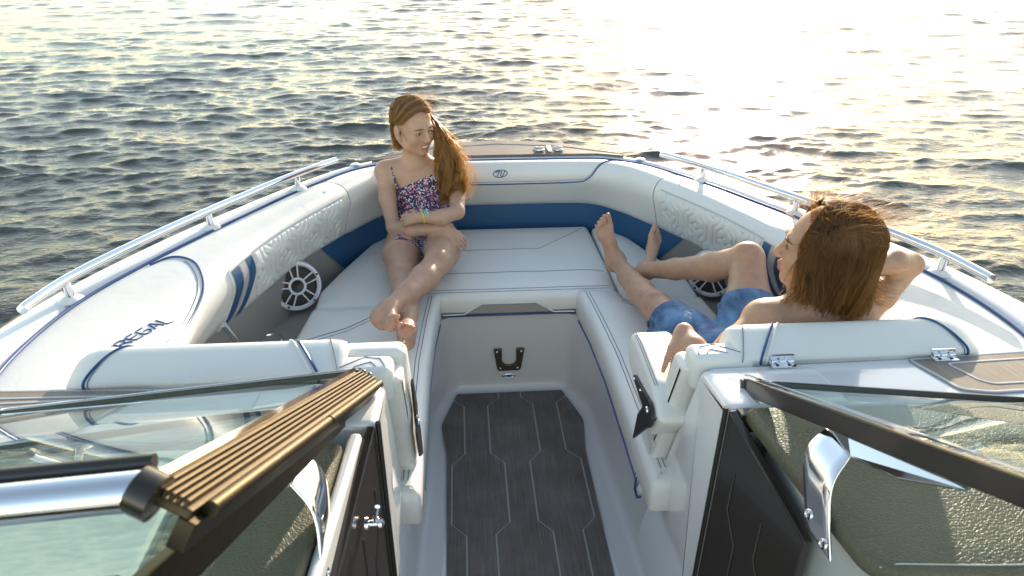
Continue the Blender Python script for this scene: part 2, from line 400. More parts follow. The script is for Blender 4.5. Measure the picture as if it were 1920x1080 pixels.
# s positions: 0 T, .2 top middle, .4 shoulder, .6 inner edge, .8 mid face, 1 bottom
def bolster(name, u0, u1, m, parent=boat, both=False, label=None, material=VINYL, gap=.012):
    us = list(np.arange(u0, u1+1e-6, .125)); rows = []
    if both: seq = [(u, -1) for u in us[::-1]]+[(u, 1) for u in us[1:]]
    else: seq = [(u, m) for u in us]
    ss = [i/16 for i in range(17)]
    for k, (u, mm) in enumerate(seq):
        pr = prof(u); row = [pr[0]]+[BS(u, s) for s in ss]+[pr[7]]
        e = min(k, len(seq)-1-k)
        if e < 3 and not (name == 'x'):
            c = sum(row, Vector())/len(row); f = (1-[.028, .007, .0][e]); row = [c.lerp(p, f) for p in row]
        rows.append([mir(p, mm) for p in row])
    vs, fs = grid(rows); n = len(rows[0]); fs += [tuple(range(n)), tuple(range(len(vs)-n, len(vs)))]
    fs += [(i*n, (i+1)*n, (i+1)*n+n-1, i*n+n-1) for i in range(len(rows)-1)]
    o = mesh(name, vs, fs, material, parent, True, 62)
    if label: o['label'] = label
    return o
def sline(name, us, m, parent, r=.003, off=.001, material=BLUEP, flat=1):
    return tube(name, [mir(BS(u, s, off), m) for u, s in us], r, material, parent, 6, flat)

bowb = bolster('bow_bolster', 0, 4.375, 1, both=True)
sideb = {m: bolster('side_bolster', 4.395, 12.02, m) for m in (1, -1)}
# the long piping between deck and bolster, all the way round
pipe = [mir(BS(u, 0, .004), -1) for u in np.arange(12, 0, -.125)]+[BS(u, 0, .004) for u in np.arange(0, 12.01, .125)]
tube('deck_piping', pipe, .0048, BLUEP, boat, 8)
# bow bolster: piped headrest panel and its emblem
pn = [(-2.6, .05), (-2.3, .16), (-1.9, .42), (-1.55, .58), (-1.2, .64), (0, .66), (1.2, .64), (1.55, .58), (1.9, .42), (2.3, .16), (2.6, .05)]
def bsig(u, s, off=0): return mir(BS(abs(u), s, off), 1 if u >= 0 else -1)
sp = spline([(a, b, 0) for a, b in pn], 8)
tube('panel_piping', [bsig(p.x, p.y, .001) for p in sp], .0032, BLUEP, bowb, 6)
tube('stitch_line', [bsig(p.x*1.0, p.y-.035, .0006) for p in sp[6:-6]], .0011, STITCH, bowb, 4)
def ring_pts(c, a, b, tilt=0, n=40, a0=0, a1=2*math.pi, sk=0): return [(c[0]+a*math.cos(a0+(a1-a0)*k/n)+sk*b*math.sin(a0+(a1-a0)*k/n), c[1]+b*math.sin(a0+(a1-a0)*k/n)) for k in range(n+1)]
# emblem: slanted oval ring with an N-like stroke inside, embroidered on the bow bolster
def bowmap(x, z, off=.0015):       # local plane at the middle of the bow bolster
    s = .50-(z/.23)*1.0; return bsig(x/.30, max(.02, min(.98, s)), off)
em = MB()
for pts in (ring_pts((0, 0), .030, .0125, sk=.25), [(-.014, -.0095), (-.006, .004), (.002, .0075), (.006, .004), (.001, -.005), (.005, -.0095), (.012, -.006), (.020, .0085)], [(-.020, .003), (-.012, .0085), (-.004, .008)]):
    em.add(*tube_g([bowmap(x, z) for x, z in (pts if len(pts) > 10 else [(p.x, p.y) for p in spline([(a, b, 0) for a, b in pts], 5)])], .0019, 5))
em.build('emblem', BLUEP, bowb)
# side bolsters
FONTS = {
 'R': [[(0, 0), (0, .62), (.10, .72), (.62, .72), (.72, .62), (.72, .44), (.62, .34), (.12, .34)], [(.38, .34), (.74, 0)]],
 'E': [[(.70, .72), (.12, .72), (0, .60), (0, .12), (.12, 0), (.70, 0)], [(.06, .37), (.62, .37)]],
 'G': [[(.72, .72), (.14, .72), (0, .58), (0, .14), (.14, 0), (.60, 0), (.72, .12), (.72, .36), (.36, .36)]],
 'A': [[(0, 0), (.36, .70), (.44, .70), (.80, 0)], [(.17, .22), (.60, .22)]],
 'L': [[(0, .72), (0, .12), (.12, 0), (.68, 0)]]}
def poly_text(txt, fn, r, name, material, parent, gapx=.30, fl=1):
    """letters as embroidered strokes; fn maps text plane (x,y) to the world"""
    b = MB(); x = 0
    for ch in txt:
        if ch != ' ':
            wd = max(p[0] for s in FONTS[ch] for p in s)
            for s in FONTS[ch]:
                q = fillet([(p[0]+x, p[1], 0) for p in s], .06, 3, closed=False); q = resample_open(q, .10)
                b.add(*tube_g([fn(p.x, p.y) for p in q], r, 6, True, fl))
            x += wd+gapx
        else: x += .5
    return b.build(name, material, parent)
def resample_open(P_, step):
    out = []
    for a, b in zip(P_[:-1], P_[1:]):
        k = max(1, int((b-a).length/step)); out += [a.lerp(b, j/k) for j in range(k)]
    return out+[P_[-1]]
# --- quilted Y pattern as real relief
def ysegs():
    """groove segments of the tri-Y quilting in a unit cell (2 wide, 2 tall), tiled"""
    S = []
    h = .42; d = .5
    def add(*p): S.extend(zip(p[:-1], p[1:]))
    # one Y tile outline at origin (upright) and one inverted at the offset
    for (cx, cy, f) in ((.5, .52, 1), (1.5, 1.52, 1), (1.5, .52, -1), (.5, 1.52, -1)):
        w_ = .20
        add((cx-w_, cy-.50*f), (cx-w_, cy-.05*f), (cx-.52, cy+.20*f), (cx-.52, cy+.50*f))
        add((cx+w_, cy-.50*f), (cx+w_, cy-.05*f), (cx+.52, cy+.20*f), (cx+.52, cy+.50*f))
        add((cx-.26, cy+.50*f), (cx, cy+.26*f), (cx+.26, cy+.50*f))
        add((cx-.52, cy+.5*f), (cx-.26, cy+.5*f)); add((cx+.52, cy+.5*f), (cx+.26, cy+.5*f))
    return S
YS = np.array([[a[0], a[1], b[0], b[1]] for a, b in ysegs()])
def groove_dist(x, y):
    x = np.mod(x, 2.0); y = np.mod(y, 2.0); d = np.full(x.shape, 9.)
    for ox in (-2, 0, 2):
        for oy in (-2, 0, 2):
            for ax, ay, bx, by in YS:
                px, py = x-ax-ox, y-ay-oy; vx, vy = bx-ax, by-ay; l = vx*vx+vy*vy
                t = np.clip((px*vx+py*vy)/l, 0, 1); d = np.minimum(d, (px-t*vx)**2+(py-t*vy)**2)
    return np.sqrt(d)
def quilt(name, fn, L, H, cell, m, parent, res=.0030, border=True, amp=.0075):
    """relief sheet; fn(x,y,off) -> world; L,H size in metres; cell = metres per tile unit"""
    nx, ny = int(L/res), int(H/res); xs = np.linspace(0, L, nx+1); ys = np.linspace(0, H, ny+1); X, Y = np.meshgrid(xs, ys, indexing='ij')
    d = groove_dist(X/cell, Y/cell)*cell
    e = np.minimum(np.minimum(X, L-X), np.minimum(Y, H-Y)); d = np.minimum(d, e)
    t_ = np.clip(d/.0075, 0, 1); hgt = amp*(t_*(2-t_))**.8+.0010*np.sin(X/cell*3.1)*np.sin(Y/cell*2.7)
    rows = [[fn(xs[i], ys[j], float(hgt[i, j])-.0005) for j in range(ny+1)] for i in range(nx+1)]
    vs, fs = grid(rows); return mesh(name, vs, fs, m, parent, True)
def su(m, u): return u
_len = [0]
for k in range(1, 121): _len.append(_len[-1]+(BS(k*.1, .7)-BS(k*.1-.1, .7)).length)
def u_at(L): return float(np.interp(L, _len, [k*.1 for k in range(121)]))
def l_at(u): return float(np.interp(u, [k*.1 for k in range(121)], _len))
for m in (1, -1):
    sb = sideb[m]; Lq0, Lq1 = l_at(4.55), l_at(6.98); H = .165
    class Tab: pass
    tab = {}
    ul = np.linspace(0, Lq1-Lq0, 60)
    T2 = [[(BS(u_at(Lq0+l), .50+.46*j/12), (BS(u_at(Lq0+l), .50+.46*j/12, .01)-BS(u_at(Lq0+l), .50+.46*j/12))*100) for j in range(13)] for l in ul]
    def fq(x, y, off, T2=T2, m=m, LL=Lq1-Lq0):
        a = x/LL*59; i = min(int(a), 58); ta = a-i; b = y/H*12; j = min(int(b), 11); tb = b-j
        def bl(k): return (T2[i][j][k]*(1-ta)+T2[i+1][j][k]*ta)*(1-tb)+(T2[i][j+1][k]*(1-ta)+T2[i+1][j+1][k]*ta)*tb
        return mir(bl(0)+bl(1)*off, m)
    quilt('quilted_panel', fq, Lq1-Lq0, H, .082, PERF, sb)
    sline('quilt_seam', [(u, .485) for u in np.arange(4.5, 7.5, .1)], m, sb, .0022, .002, TRIMG)
    # three colour bars aft of the quilting
    for k, (a0, a1, mm) in enumerate(((7.00, 7.16, BLUE), (7.18, 7.31, TRIMG), (7.33, 7.50, BLUE))):
        rows = []
        for j in range(15):
            s = .50+.49*j/14; sh = .38*max(0, (j-5)/9)**2; rows.append([mir(BS(a0+(a1-a0)*i/4+sh, s, .0022), m) for i in range(5)])
        vs, fs = grid(rows); o = mesh('colour_bar', vs, fs, mm, sb); o['label'] = ('blue' if mm is BLUE else 'grey')+' vinyl colour bar'
    pl = [(7.56+.38*max(0, (j-5)/9)**2, .50+.49*j/14) for j in range(15)]
    sline('bar_piping', [(7.0, .485), (7.3, .485), (7.5, .487)]+pl, m, sb, .003, .002, VINYL2)
    # raised headrest panel aft, piped in blue, with the boat maker's word on it
    hp = [(8.0, .04), (7.72, .09), (7.75, .25), (8.05, .43), (8.35, .50), (8.8, .52), (9.6, .50), (10.6, .48), (11.6, .47)]
    q = [(p.x, p.y) for p in spline([(a, b, 0) for a, b in hp], 8)]
    sline('panel_piping', q, m, sb, .0034, .002)
    sline('stitch_line', [(a+.05, b-.035) for a, b in q[14:]], m, sb, .0012, .001, STITCH)
    sline('stitch_line', [(4.7, .02), (4.7, .3), (4.68, .5), (4.66, .75), (4.64, .96)], m, sb, .0012, .001, STITCH)
def reg(m):
    A = Vector((1.030, 1.512, 0)); D = Vector((-.060, .19, 0)).normalized(); Nn = Vector((-D.y, D.x, 0))
    import mathutils
    vs, fs = [], []
    us = np.arange(8, 12.01, .125); rows = [[BS(u, s) for s in np.linspace(0, .7, 20)] for u in us]; vs, fs = grid(rows)
    bt = mathutils.bvhtree.BVHTree.FromPolygons([tuple(v) for v in vs], fs)
    def fn(x, y):
        # x runs towards the bow, y towards the gunwale (port) so that it reads from inboard
        sc = .039; 
        if m < 0: p = A+D*(x*sc)-Vector((-1, 0, 0))*0+Vector((1, 0, 0))*(y*sc*.95)
        else: p = A+D*((4.45-x)*sc)-Vector((1, 0, 0))*((y-.7)*sc*.72)
        h = bt.ray_cast(Vector((p.x, p.y, 1.2)), Vector((0, 0, -1)))
        z = h[0].z if h[0] else .83
        return Vector((p.x*m, p.y, z+.001))
    return fn
for m in (-1,):
    poly_text('REGAL', reg(m), .0021, 'embroidered_name', BLUEP, sideb[m], .24)

# --- deck (gunwale cap), hull, rub rail
def deckz(u): return float(cr([k[2] for k in KT], u)[0])
rows = []
for mm, seq in ((-1, np.arange(12, 0, -.125)), (1, np.arange(0, 12.01, .125))):
    for u in seq:
        T, B, W, n = plan(u); O = cr(KO, u); O = Vector((O[0], O[1], T.z-.002)); I = T-n*.002; d = (O-I); L = d.length; d.normalize(); z = Vector((0, 0, 1))
        row = [I-z*.09, I-z*.012, I+d*.008-z*.004, I+d*.018+z*.008, I+d*.030+z*.012, I+d*(L*.55)+z*.012, O-d*.035+z*.008, O-d*.008-z*.004, O-z*.022, O+d*.004-z*.05, O-d*.01-z*.06, O-d*.05-z*.20, O-d*.17-z*.55, O-d*.35-z*.95]
        rows.append([mir(p, mm) for p in row])
deck = mesh('deck', *grid(rows), GEL, boat, True, 50)
rr = []
for mm, seq in ((-1, np.arange(12, 0, -.125)), (1, np.arange(0, 12.01, .125))):
    for u in seq:
        T, B, W, n = plan(u); O = cr(KO, u); rr.append(mir(Vector((O[0], O[1], T.z-.03))-n*.006, mm))
tube('rub_rail', rr, .016, BLACKP, boat, 8)
# hull sides carried aft of the lounge, and a keel shell below
hb = MB()
for m in (1, -1):
    rows = []
    for y in np.linspace(1.26, -2.2, 12):
        x = 1.465+.02*min(1, (1.26-y)); rows.append([(x*m, y, .80), (x*m, y, .74), ((x-.05)*m, y, .60), ((x-.16)*m, y, .25), ((x-.3)*m, y, -.12), (.0, y, -.42)])
    hb.add(*grid(rows))
hb.build('hull', GEL, boat)
# deck foam pad at the bow with a pop-up cleat
bp = [(-.20, 3.055), (.20, 3.055), (.46, 3.05), (.575, 3.01), (.50, 3.10), (.36, 3.20), (.18, 3.27), (0, 3.295), (-.18, 3.27), (-.36, 3.20), (-.50, 3.10), (-.575, 3.01), (-.46, 3.05)]
bp = [(x, y+.012) for x, y in bp]
pad = prism('bow_step_pad', bp, .795, .8135, MATDX, boat)
for pts in ([(.03, 3.062), (.03, 3.30)], [(-.03, 3.062), (-.03, 3.30)]):
    pass
tube('pad_seam', [(-.56, 3.055, .8138), (-.3, 3.19, .8138), (0, 3.245, .8138), (.3, 3.19, .8138), (.56, 3.055, .8138)], .0022, TRIMG, pad, 6)
cl = MB()
cl.add(*tube_g([(.235, 3.10, .818), (.245, 3.16, .818)], .008, 8))
for dx in (-.045, .045):
    for dy in (-.022, .022): cl.add(*ellipsoid_g((.24+dx, 3.13+dy, .819), (.026, .008, .006), 10, 6))
cl.add(*box_g(.232, .250, 3.085, 3.175, .814, .822))
cl.build('pop_up_cleat', CHROME, boat)
for x, y in ((-.50, 2.985), (.555, 2.955)):
    pass
# small round deck light/fitting and aft bow fittings near the rail ends
for m in (1, -1):
    u = 3.35; T, B, W, n = plan(u); O = cr(KO, u); c = mir(T.lerp(Vector((O[0], O[1], T.z)), .45)+Vector((0, 0, .012)), m)
    vs, fs = disc_stack(c, (0, 0, 1), [(.022, 0), (.022, .004), (.016, .008), (.006, .009)], 20); mesh('deck_fitting', vs, fs, CHROME, boat, True, 40)
# --- grab rails
for m in (1, -1):
    def gp(u, k, z):
        T, B, W, n = plan(u); O = cr(KO, u); return T.lerp(Vector((O[0], O[1], T.z)), k)+Vector((0, 0, z))
    path = [gp(4.0, .10, .069), gp(4.3, .10, .070), gp(5, .12, .070), gp(6, .15, .070), gp(7, .16, .070), gp(8, .18, .070), gp(9, .20, .070), gp(9.8, .20, .069), gp(10.05, .20, .067)]
    gr = tube('grab_rail', [mir(p, m) for p in spline(path, 6)], .0135, CHROME, boat, 14)
    for u, kk in ((4.75, .14), (6.65, .17), (9.15, .20)):
        a, b = gp(u, kk, .068), gp(u, kk, .008)
        tube('rail_post', [mir(a, m), mir(b, m)], .0125, CHROME, gr, 12)
        vs, fs = disc_stack(mir(gp(u, kk, .009), m), (0, 0, 1), [(.034, 0), (.030, .004), (.018, .010), (.0128, .013)], 20); mesh('post_foot', vs, fs, GEL, gr, True, 50)

# --- vertical liner under the bolsters: blue band at the bow, grey panels aft of it
def liner(name, u0, u1, m, mt, z1=.30, d=.022, both=False, slant=0):
    rows = []; us = list(np.linspace(u0, u1, max(8, int((u1-u0)*8))))
    seq = [(u, -1) for u in us[::-1]]+[(u, 1) for u in us[1:]] if both else [(u, m) for u in us]
    for u, mm in seq:
        row = []
        for z in (0, .3, .6, 1):
            f = (abs(u)-u0)/(u1-u0); uu = u-slant*z*(f if u0 < 5 else (1-f)); T, B, W, n = plan(uu)
            row.append(mir(Vector((B.x, B.y, B.z+.02-(B.z+.02-z1)*z))-n*d, mm))
        rows.append(row)
    vs, fs = grid(rows); return mesh(name, vs, fs, mt, boat, True, 60)
liner('blue_liner_band', 0, 5.0, 1, BLUE, .36, .0, True, slant=.75)
for m in (1, -1):
    liner('grey_side_panel', 3.9, 12, m, GREYV, .30, .006)
    # pocket shelf beside the lounge
    pts = [Vector((.76, 2.62, 0)), Vector((.76, 2.3, 0)), Vector((.78, 2.0, 0)), Vector((.80, 1.30, 0)), Vector((1.03, 1.30, 0)), Vector((1.05, 1.7, 0)), Vector((.985, 2.05, 0)), Vector((.90, 2.33, 0)), Vector((.82, 2.52, 0))]
    prism('side_shelf', ccw([(p.x*m, p.y) for p in pts]), .34, .385, GREYV, boat, .004)
    c = Vector((.90*m, 2.20, .385)); vs, fs = disc_stack(c, (0, 0, 1), [(.030, -.03), (.040, -.02), (.041, .002), (.044, .006), (.048, .004), (.050, 0)], 28); mesh('cup_holder', vs, fs[:-2], CHROME, boat, True, 60)
    tube('backrest_strut', [(.958*m, 1.965, .60), (.935*m, 2.0, .50), (.910*m, 2.03, .385)], .011, CHROME, boat, 12)
# --- speakers
def speaker(m):
    T, B, W, n = plan(5.85); c = mir(B-n*.006-Vector((0, 0, .068)), m); ax = mir(n, m)*.62+Vector((0, -.62, .30)); ax.normalize(); c = c+mir(n, m)*.022
    up = Vector((0, 0, 1)); up = (up-ax*up.dot(ax)).normalized(); rt = up.cross(ax); ds = lambda c_, a_, pf, sg=28: disc_stack(c_, a_, [(r_*1.14, h_*1.14) for r_, h_ in pf], sg); rt = rt*1.14; up = up*1.14; axk = ax; ax = ax*1.14
    K = 1.14
    vs, fs = ds(c, ax, [(.070, -.045), (.088, -.006), (.086, .008), (.083, .016), (.076, .018), (.070, .012), (.069, .006)], 48)
    sp_ = mesh('speaker', vs, fs[:-1], WHITEP, boat, True, 40)
    vs, fs = ds(c, ax, [(.070, .010), (.064, .013), (.058, .006), (.030, .0), (.026, .006), (.0, .008)], 40); mesh('cone', vs, fs, CONE, sp_, True, 40)
    gb = MB()
    for k in range(5):
        a0 = math.radians(18+72*k)
        for da, r0 in ((-.20, .026), (.20, .026)):
            p = lambda r, a: c+ax*.0165+rt*(r*math.cos(a))+up*(r*math.sin(a))
            A, Bp = p(r0, a0+da*1.6), p(.073, a0+da)
            gb.add(*tube_g([A, Bp], .0034, 6))
    vs, fs = ds(c+ax*.013, ax, [(.030, -.004), (.031, .005), (.026, .007), (.022, .005)], 28); gb.add(vs, fs[:-2])
    gb.build('grille', WHITEP, sp_)
    vs, fs = ds(c+ax*.014, ax, [(.022, .0), (.020, .006), (.014, .003), (.0, .002)], 24); mesh('tweeter', vs, fs, BLACKP, sp_, True, 40)
    for k in (0, 2):
        a0 = math.radians(18+72*k+ (0 if k == 0 else 36)); d = rt*math.cos(a0)+up*math.sin(a0); t = ax.cross(d)
        vs = [c+ax*.0185+d*.03+t*.011, c+ax*.0185+d*.03-t*.011, c+ax*.0185+d*.07-t*.006, c+ax*.0185+d*.07+t*.006]
        vs += [v-ax*.004 for v in vs]; mesh('dark_arm', vs, [(0, 1, 2, 3), (4, 5, 6, 7), (0, 1, 5, 4), (1, 2, 6, 5), (2, 3, 7, 6), (3, 0, 4, 7)], CONE, sp_, False)
    for k in range(5):
        a0 = math.radians(18+72*k); q = c+ax*.018+rt*(.077*math.cos(a0))+up*(.077*math.sin(a0)); vs, fs = ds(q, ax, [(.004, 0), (.0038, .0016), (.002, .002)], 10); mesh('screw', vs, fs, BLACKP, sp_, True, 40)
for m in (1, -1): speaker(m)

# --- bow cushions
SEAT = .46
cc = cushion('seat_cushion', [(-.437, 2.365), (.437, 2.365), (.437, 2.60), (.43, 3.04), (-.43, 3.04), (-.437, 2.60)], .375, SEAT+.004, VINYL, boat, .028, .010)
cc['label'] = 'wide middle bow cushion with stitched seams'
def sline2(name, pts, r, mt, par, z): return tube(name, [(x, y, z+zz if zz else z) for x, y, zz in pts], r, mt, par, 4)
def on(o_, pts, r=.0013, mt=None, name='stitch_line', n=14):
    """drape a line on a mesh by casting rays down"""
    import mathutils
    me = o_.data; bt = mathutils.bvhtree.BVHTree.FromPolygons([v.co-boat_inv.translation for v in me.vertices], [tuple(p.vertices) for p in me.polygons])
    q = resample_open([Vector(p) for p in pts], .025); out = []
    for p in q:
        h = bt.ray_cast(Vector((p.x, p.y, 2)), Vector((0, 0, -1)))
        if h[0]: out.append(h[0]+Vector((0, 0, .0004)))
    if len(out) > 1: return tube(name, out, r, mt or STITCH, o_, 5)
on(cc, [(-.43, 2.535, 0), (.43, 2.535, 0)], .0016); on(cc, [(-.41, 2.388, 0), (.41, 2.388, 0)]); on(cc, [(-.41, 2.403, 0), (.41, 2.403, 0)])
on(cc, [(-.40, 3.0, 0), (-.37, 2.95, 0), (-.20, 2.76, 0), (.16, 2.76, 0), (.36, 2.95, 0), (.39, 3.0, 0)], .0014)
# grey pull patch with piping on the cushion's front
pp = [(-.168, .380), (.168, .380), (.105, .418), (-.105, .418)]
mesh('pull_patch', [(x, 2.3645, z) for x, z in pp]+[(x, 2.3615, z) for x, z in pp], [(4, 5, 6, 7), (0, 1, 5, 4), (1, 2, 6, 5), (2, 3, 7, 6), (3, 0, 4, 7)], GREYV, cc, False)
tube('panel_piping', [(-.265, 2.362, .376), (-.178, 2.362, .378), (-.112, 2.3615, .424), (.112, 2.3615, .424), (.178, 2.362, .378), (.265, 2.362, .376)], .0032, VINYL2, cc, 6)
tube('base_piping', [(-.275, 2.364, .369), (.275, 2.364, .369)], .004, BLUEP, cc, 6)
for m in (1, -1):
    c1 = cushion('seat_cushion', [(.443*m, 2.30), (.75*m, 2.30), (.752*m, 2.45), (.70*m, 2.62), (.60*m, 2.90), (.52*m, 3.0), (.443*m, 3.03)], .375, SEAT, VINYL, boat, .024, .008)
    c1['label'] = ('starboard' if m > 0 else 'port')+' corner bow cushion'
    c2 = cushion('seat_cushion', [(.268*m, 2.385), (.44*m, 2.36), (.445*m, 2.296), (.755*m, 2.296), (.785*m, 2.0), (.80*m, 1.30), (.30*m, 1.30), (.30*m, 1.9), (.29*m, 2.15)], .355, SEAT+.012, VINYL, boat, .03, .006, corner=.02)
    c2['label'] = ('starboard' if m > 0 else 'port')+' side lounge cushion with rolled inner edge'
    on(c2, [(.300*m, 2.37, 0), (.318*m, 2.15, 0), (.332*m, 1.9, 0), (.335*m, 1.35, 0)]); on(c2, [(.312*m, 2.37, 0), (.330*m, 2.15, 0), (.344*m, 1.9, 0), (.347*m, 1.35, 0)])
    on(c2, [(.43*m, 2.27, 0), (.60*m, 2.12, 0), (.78*m, 2.02, 0)], .002); on(c2, [(.425*m, 2.25, 0), (.595*m, 2.10, 0), (.775*m, 2.0, 0)])
    tube('base_piping', [(.270*m, 2.388, .35), (.292*m, 2.15, .35), (.302*m, 1.9, .35), (.302*m, 1.45, .34)], .003, BLUEP, c2, 6)

# --- well: riser, side walls, floor
FR = fillet([(-.255, 2.372, 0), (-.345, 2.22, 0), (-.335, 1.9, 0), (-.36, 1.2, 0)], .05, 4, False)
def wall_pts(half): return None
ws = []
outl = [(-.375, .35), (-.372, 1.0), (-.358, 1.46), (-.335, 1.9), (-.325, 2.18), (-.245, 2.372)]
outl = outl+[(-x, y) for x, y in outl[::-1]]
q = resample_open(fillet([(x, y, 0) for x, y in outl], .05, 5, False), .06)
rows = []
for i, p in enumerate(q):
    a, b = q[max(i-1, 0)], q[min(i+1, len(q)-1)]; t = (b-a).normalized(); n = Vector((t.y, -t.x, 0))
    row = []
    for d, z in ((.09, .0), (.035, .0), (.020, .004), (.008, .014), (.002, .03), (0, .06), (-.004, .2), (-.012, .36), (-.05, .362)):
        row.append(Vector((p.x, p.y, z))+n*d)
    rows.append(row)
well = mesh('well_liner', *grid(rows), GELF, boat, True, 60)
prism('cockpit_sole', ccw([(-.36, .3), (-.36, 1.4), (-.30, 2.1), (-.24, 2.34), (.24, 2.34), (.30, 2.1), (.36, 1.4), (.36, .3)]), -.04, -.0012, GEL, boat)
# raised lip frame round the mat
mo = [(-.222, 2.338), (-.285, 2.135), (-.262, 1.96), (-.256, 1.42), (-.252, .45), (.252, .45), (.256, 1.42), (.262, 1.96), (.285, 2.135), (.222, 2.338)]
fm = prism('floor_mat', fillet([(x, y, 0) for x, y in mo], [.01, .06, .06, .0, 0, 0, 0, .06, .06, .01], 5), .0005, .0062, GROOVE, boat)
fm['label'] = 'teak look foam floor mat with zigzag joints'
# planks of the mat: four zigzag joints cut it into pieces
def zig(xa, xb, ph):
    """joint that alternates between xa and xb with period .667"""
    pts = []; y = 2.60
    seq = [(2.297, 2.249), (1.963, 1.910), (1.627, 1.577), (1.291, 1.241), (.955, .905), (.62, .57)]
    x = xa; pts.append((xa, 2.45))
    for y0, y1 in seq:
        pts.append((x, y0)); x = xb if x == xa else xa; pts.append((x, y1))
    pts.append((x, .40)); return pts
J = [zig(-.240, -.192, 0), zig(-.048, -.096, 0), zig(.046, .090, 0), zig(.235, .188, 0)]
def clip_poly(poly, half):   # keep points inside the CCW convex-ish mat outline by simple per-strip bounds
    return poly
def outline_x(y):
    ys = [p[1] for p in mo[:5]][::-1]; xs = [-p[0] for p in mo[:5]][::-1]; return float(np.interp(y, ys, xs))
def jx(j, y):
    pts = J[j]; ys = [p[1] for p in pts][::-1]; xs = [p[0] for p in pts][::-1]; return float(np.interp(y, ys, xs))
ysamp = sorted(set([.452, .57, .62, .905, .955, 1.241, 1.291, 1.577, 1.627, 1.91, 1.963, 2.249, 2.297, 2.334]+list(np.linspace(1.9, 2.334, 26))+[1.42]))
g = .0030
for k in range(5):
    L = [(max((jx(k-1, y)+g) if k > 0 else -9, -outline_x(y)+.003), y) for y in ysamp]
    Rr = [(min((jx(k, y)-g) if k < 4 else 9, outline_x(y)-.003), y) for y in ysamp]
    # split along y into pieces where joints swing, so that each piece is one plank
    ok = [i for i in range(len(ysamp)) if Rr[i][0]-L[i][0] > .004]
    run = []; 
    for i in ok:
        if run and i != run[-1]+1: 
            if len(run) > 1: prism('mat_plank', [Rr[a] for a in run]+[L[a] for a in run[::-1]], .002, .0075, MATF, fm)
            run = []
        run.append(i)
    if len(run) > 1: prism('mat_plank', [Rr[a] for a in run]+[L[a] for a in run[::-1]], .002, .0075, MATF, fm)
# table latch plate on the riser + courtesy light
def yplate(name, poly, y0, y1, mt, par, bev=.0015):
    n = len(poly); vs = [(x, y0, z) for x, z in poly]+[(x, y1, z) for x, z in poly]
    o = mesh(name, vs, [tuple(range(n)), tuple(range(n, 2*n))]+[(i, (i+1) % n, n+(i+1) % n, n+i) for i in range(n)], mt, par, False); 
    return bevel(o, bev) if bev else o
RY = 2.371
U = [(-.064, .205), (-.046, .205)]+[(-.030, .205), (-.030, .150)]+[(.030*math.cos(a), .150+.026*math.sin(a)) for a in np.linspace(math.pi, 2*math.pi, 9)][1:-1]+[(.030, .150), (.030, .205), (.064, .205), (.050, .108), (.042, .098), (-.042, .098), (-.050, .108)]
lp = yplate('table_bracket', U, RY, RY-.010, mat('brown_latch_plate', (.10, .075, .055), .35, metal=.6), boat)
for x, z in ((-.050, .192), (.050, .192), (-.036, .110), (.036, .110)):
    vs, fs = disc_stack((x, RY-.010, z), (0, -1, 0), [(.0055, 0), (.005, .002), (.002, .003)], 12); mesh('screw', vs, fs, CHROME, lp, True, 40)
vs, fs = disc_stack((0, RY, .068), (0, -1, 0), [(.030, 0), (.029, .004), (.022, .006), (.018, .004)], 28)
vs = [(v[0], v[1], .068+(v[2]-.068)*.38) for v in vs]; li = mesh('courtesy_light', vs, fs, CHROME, boat, True, 40)
# ------------------------------------------------------------------ lounge backrests, armrests, consoles
def yzprism(name, poly, x0, x1, m, mt, parent=boat, rad=.02, corner=.02, seg=5):
    """side profile (y,z) extruded between x0 and x1 with rounded long edges"""
    poly = ccw([tuple(p) for p in poly]); poly = resample([tuple(p)[:2]+(0,) for p in fillet([(a, b, 0) for a, b in poly], corner, 5)], .03)
    pr_ = [(rad*(1-math.cos(a)), rad*(1-math.sin(a))) for a in [math.pi/2*k/seg for k in range(seg+1)]]   # (inset, depth)
    rows = []
    for ins, dep in pr_[::-1]: pass
    lay = [(rad*(1-math.sin(math.pi/2*k/seg)), x0+rad*(1-math.cos(math.pi/2*k/seg))) for k in range(seg+1)]
    lay += [(i_, x1-(x_-x0)) for i_, x_ in lay[::-1]]
    for ins, x in lay: rows.append([(x*m, q.x, q.y) for q in offset2(poly, ins)])
    vs, fs = grid(rows, closed_v=True); n = len(poly)
    fs += [tuple(range(n)), tuple(range(len(vs)-n, len(vs)))]
    return mesh(name, vs, fs, mt, parent, True, 60)
SEC = [(1.262, .80), (1.249, .866), (1.244, .880), (1.252, .892), (1.282, .905), (1.315, .916), (1.338, .917), (1.356, .903), (1.370, .86), (1.385, .78), (1.40, .70), (1.415, .58), (1.425, .475)]
def rb_pt(x, k, m, off=0):
    """point k (float) of the backrest section at x, seams skewed as in the boat"""
    q = spl[min(int(k*6), len(spl)-1)]; return Vector((x, q.x, q.y))
spl = spline([(a, b, 0) for a, b in SEC], 6)
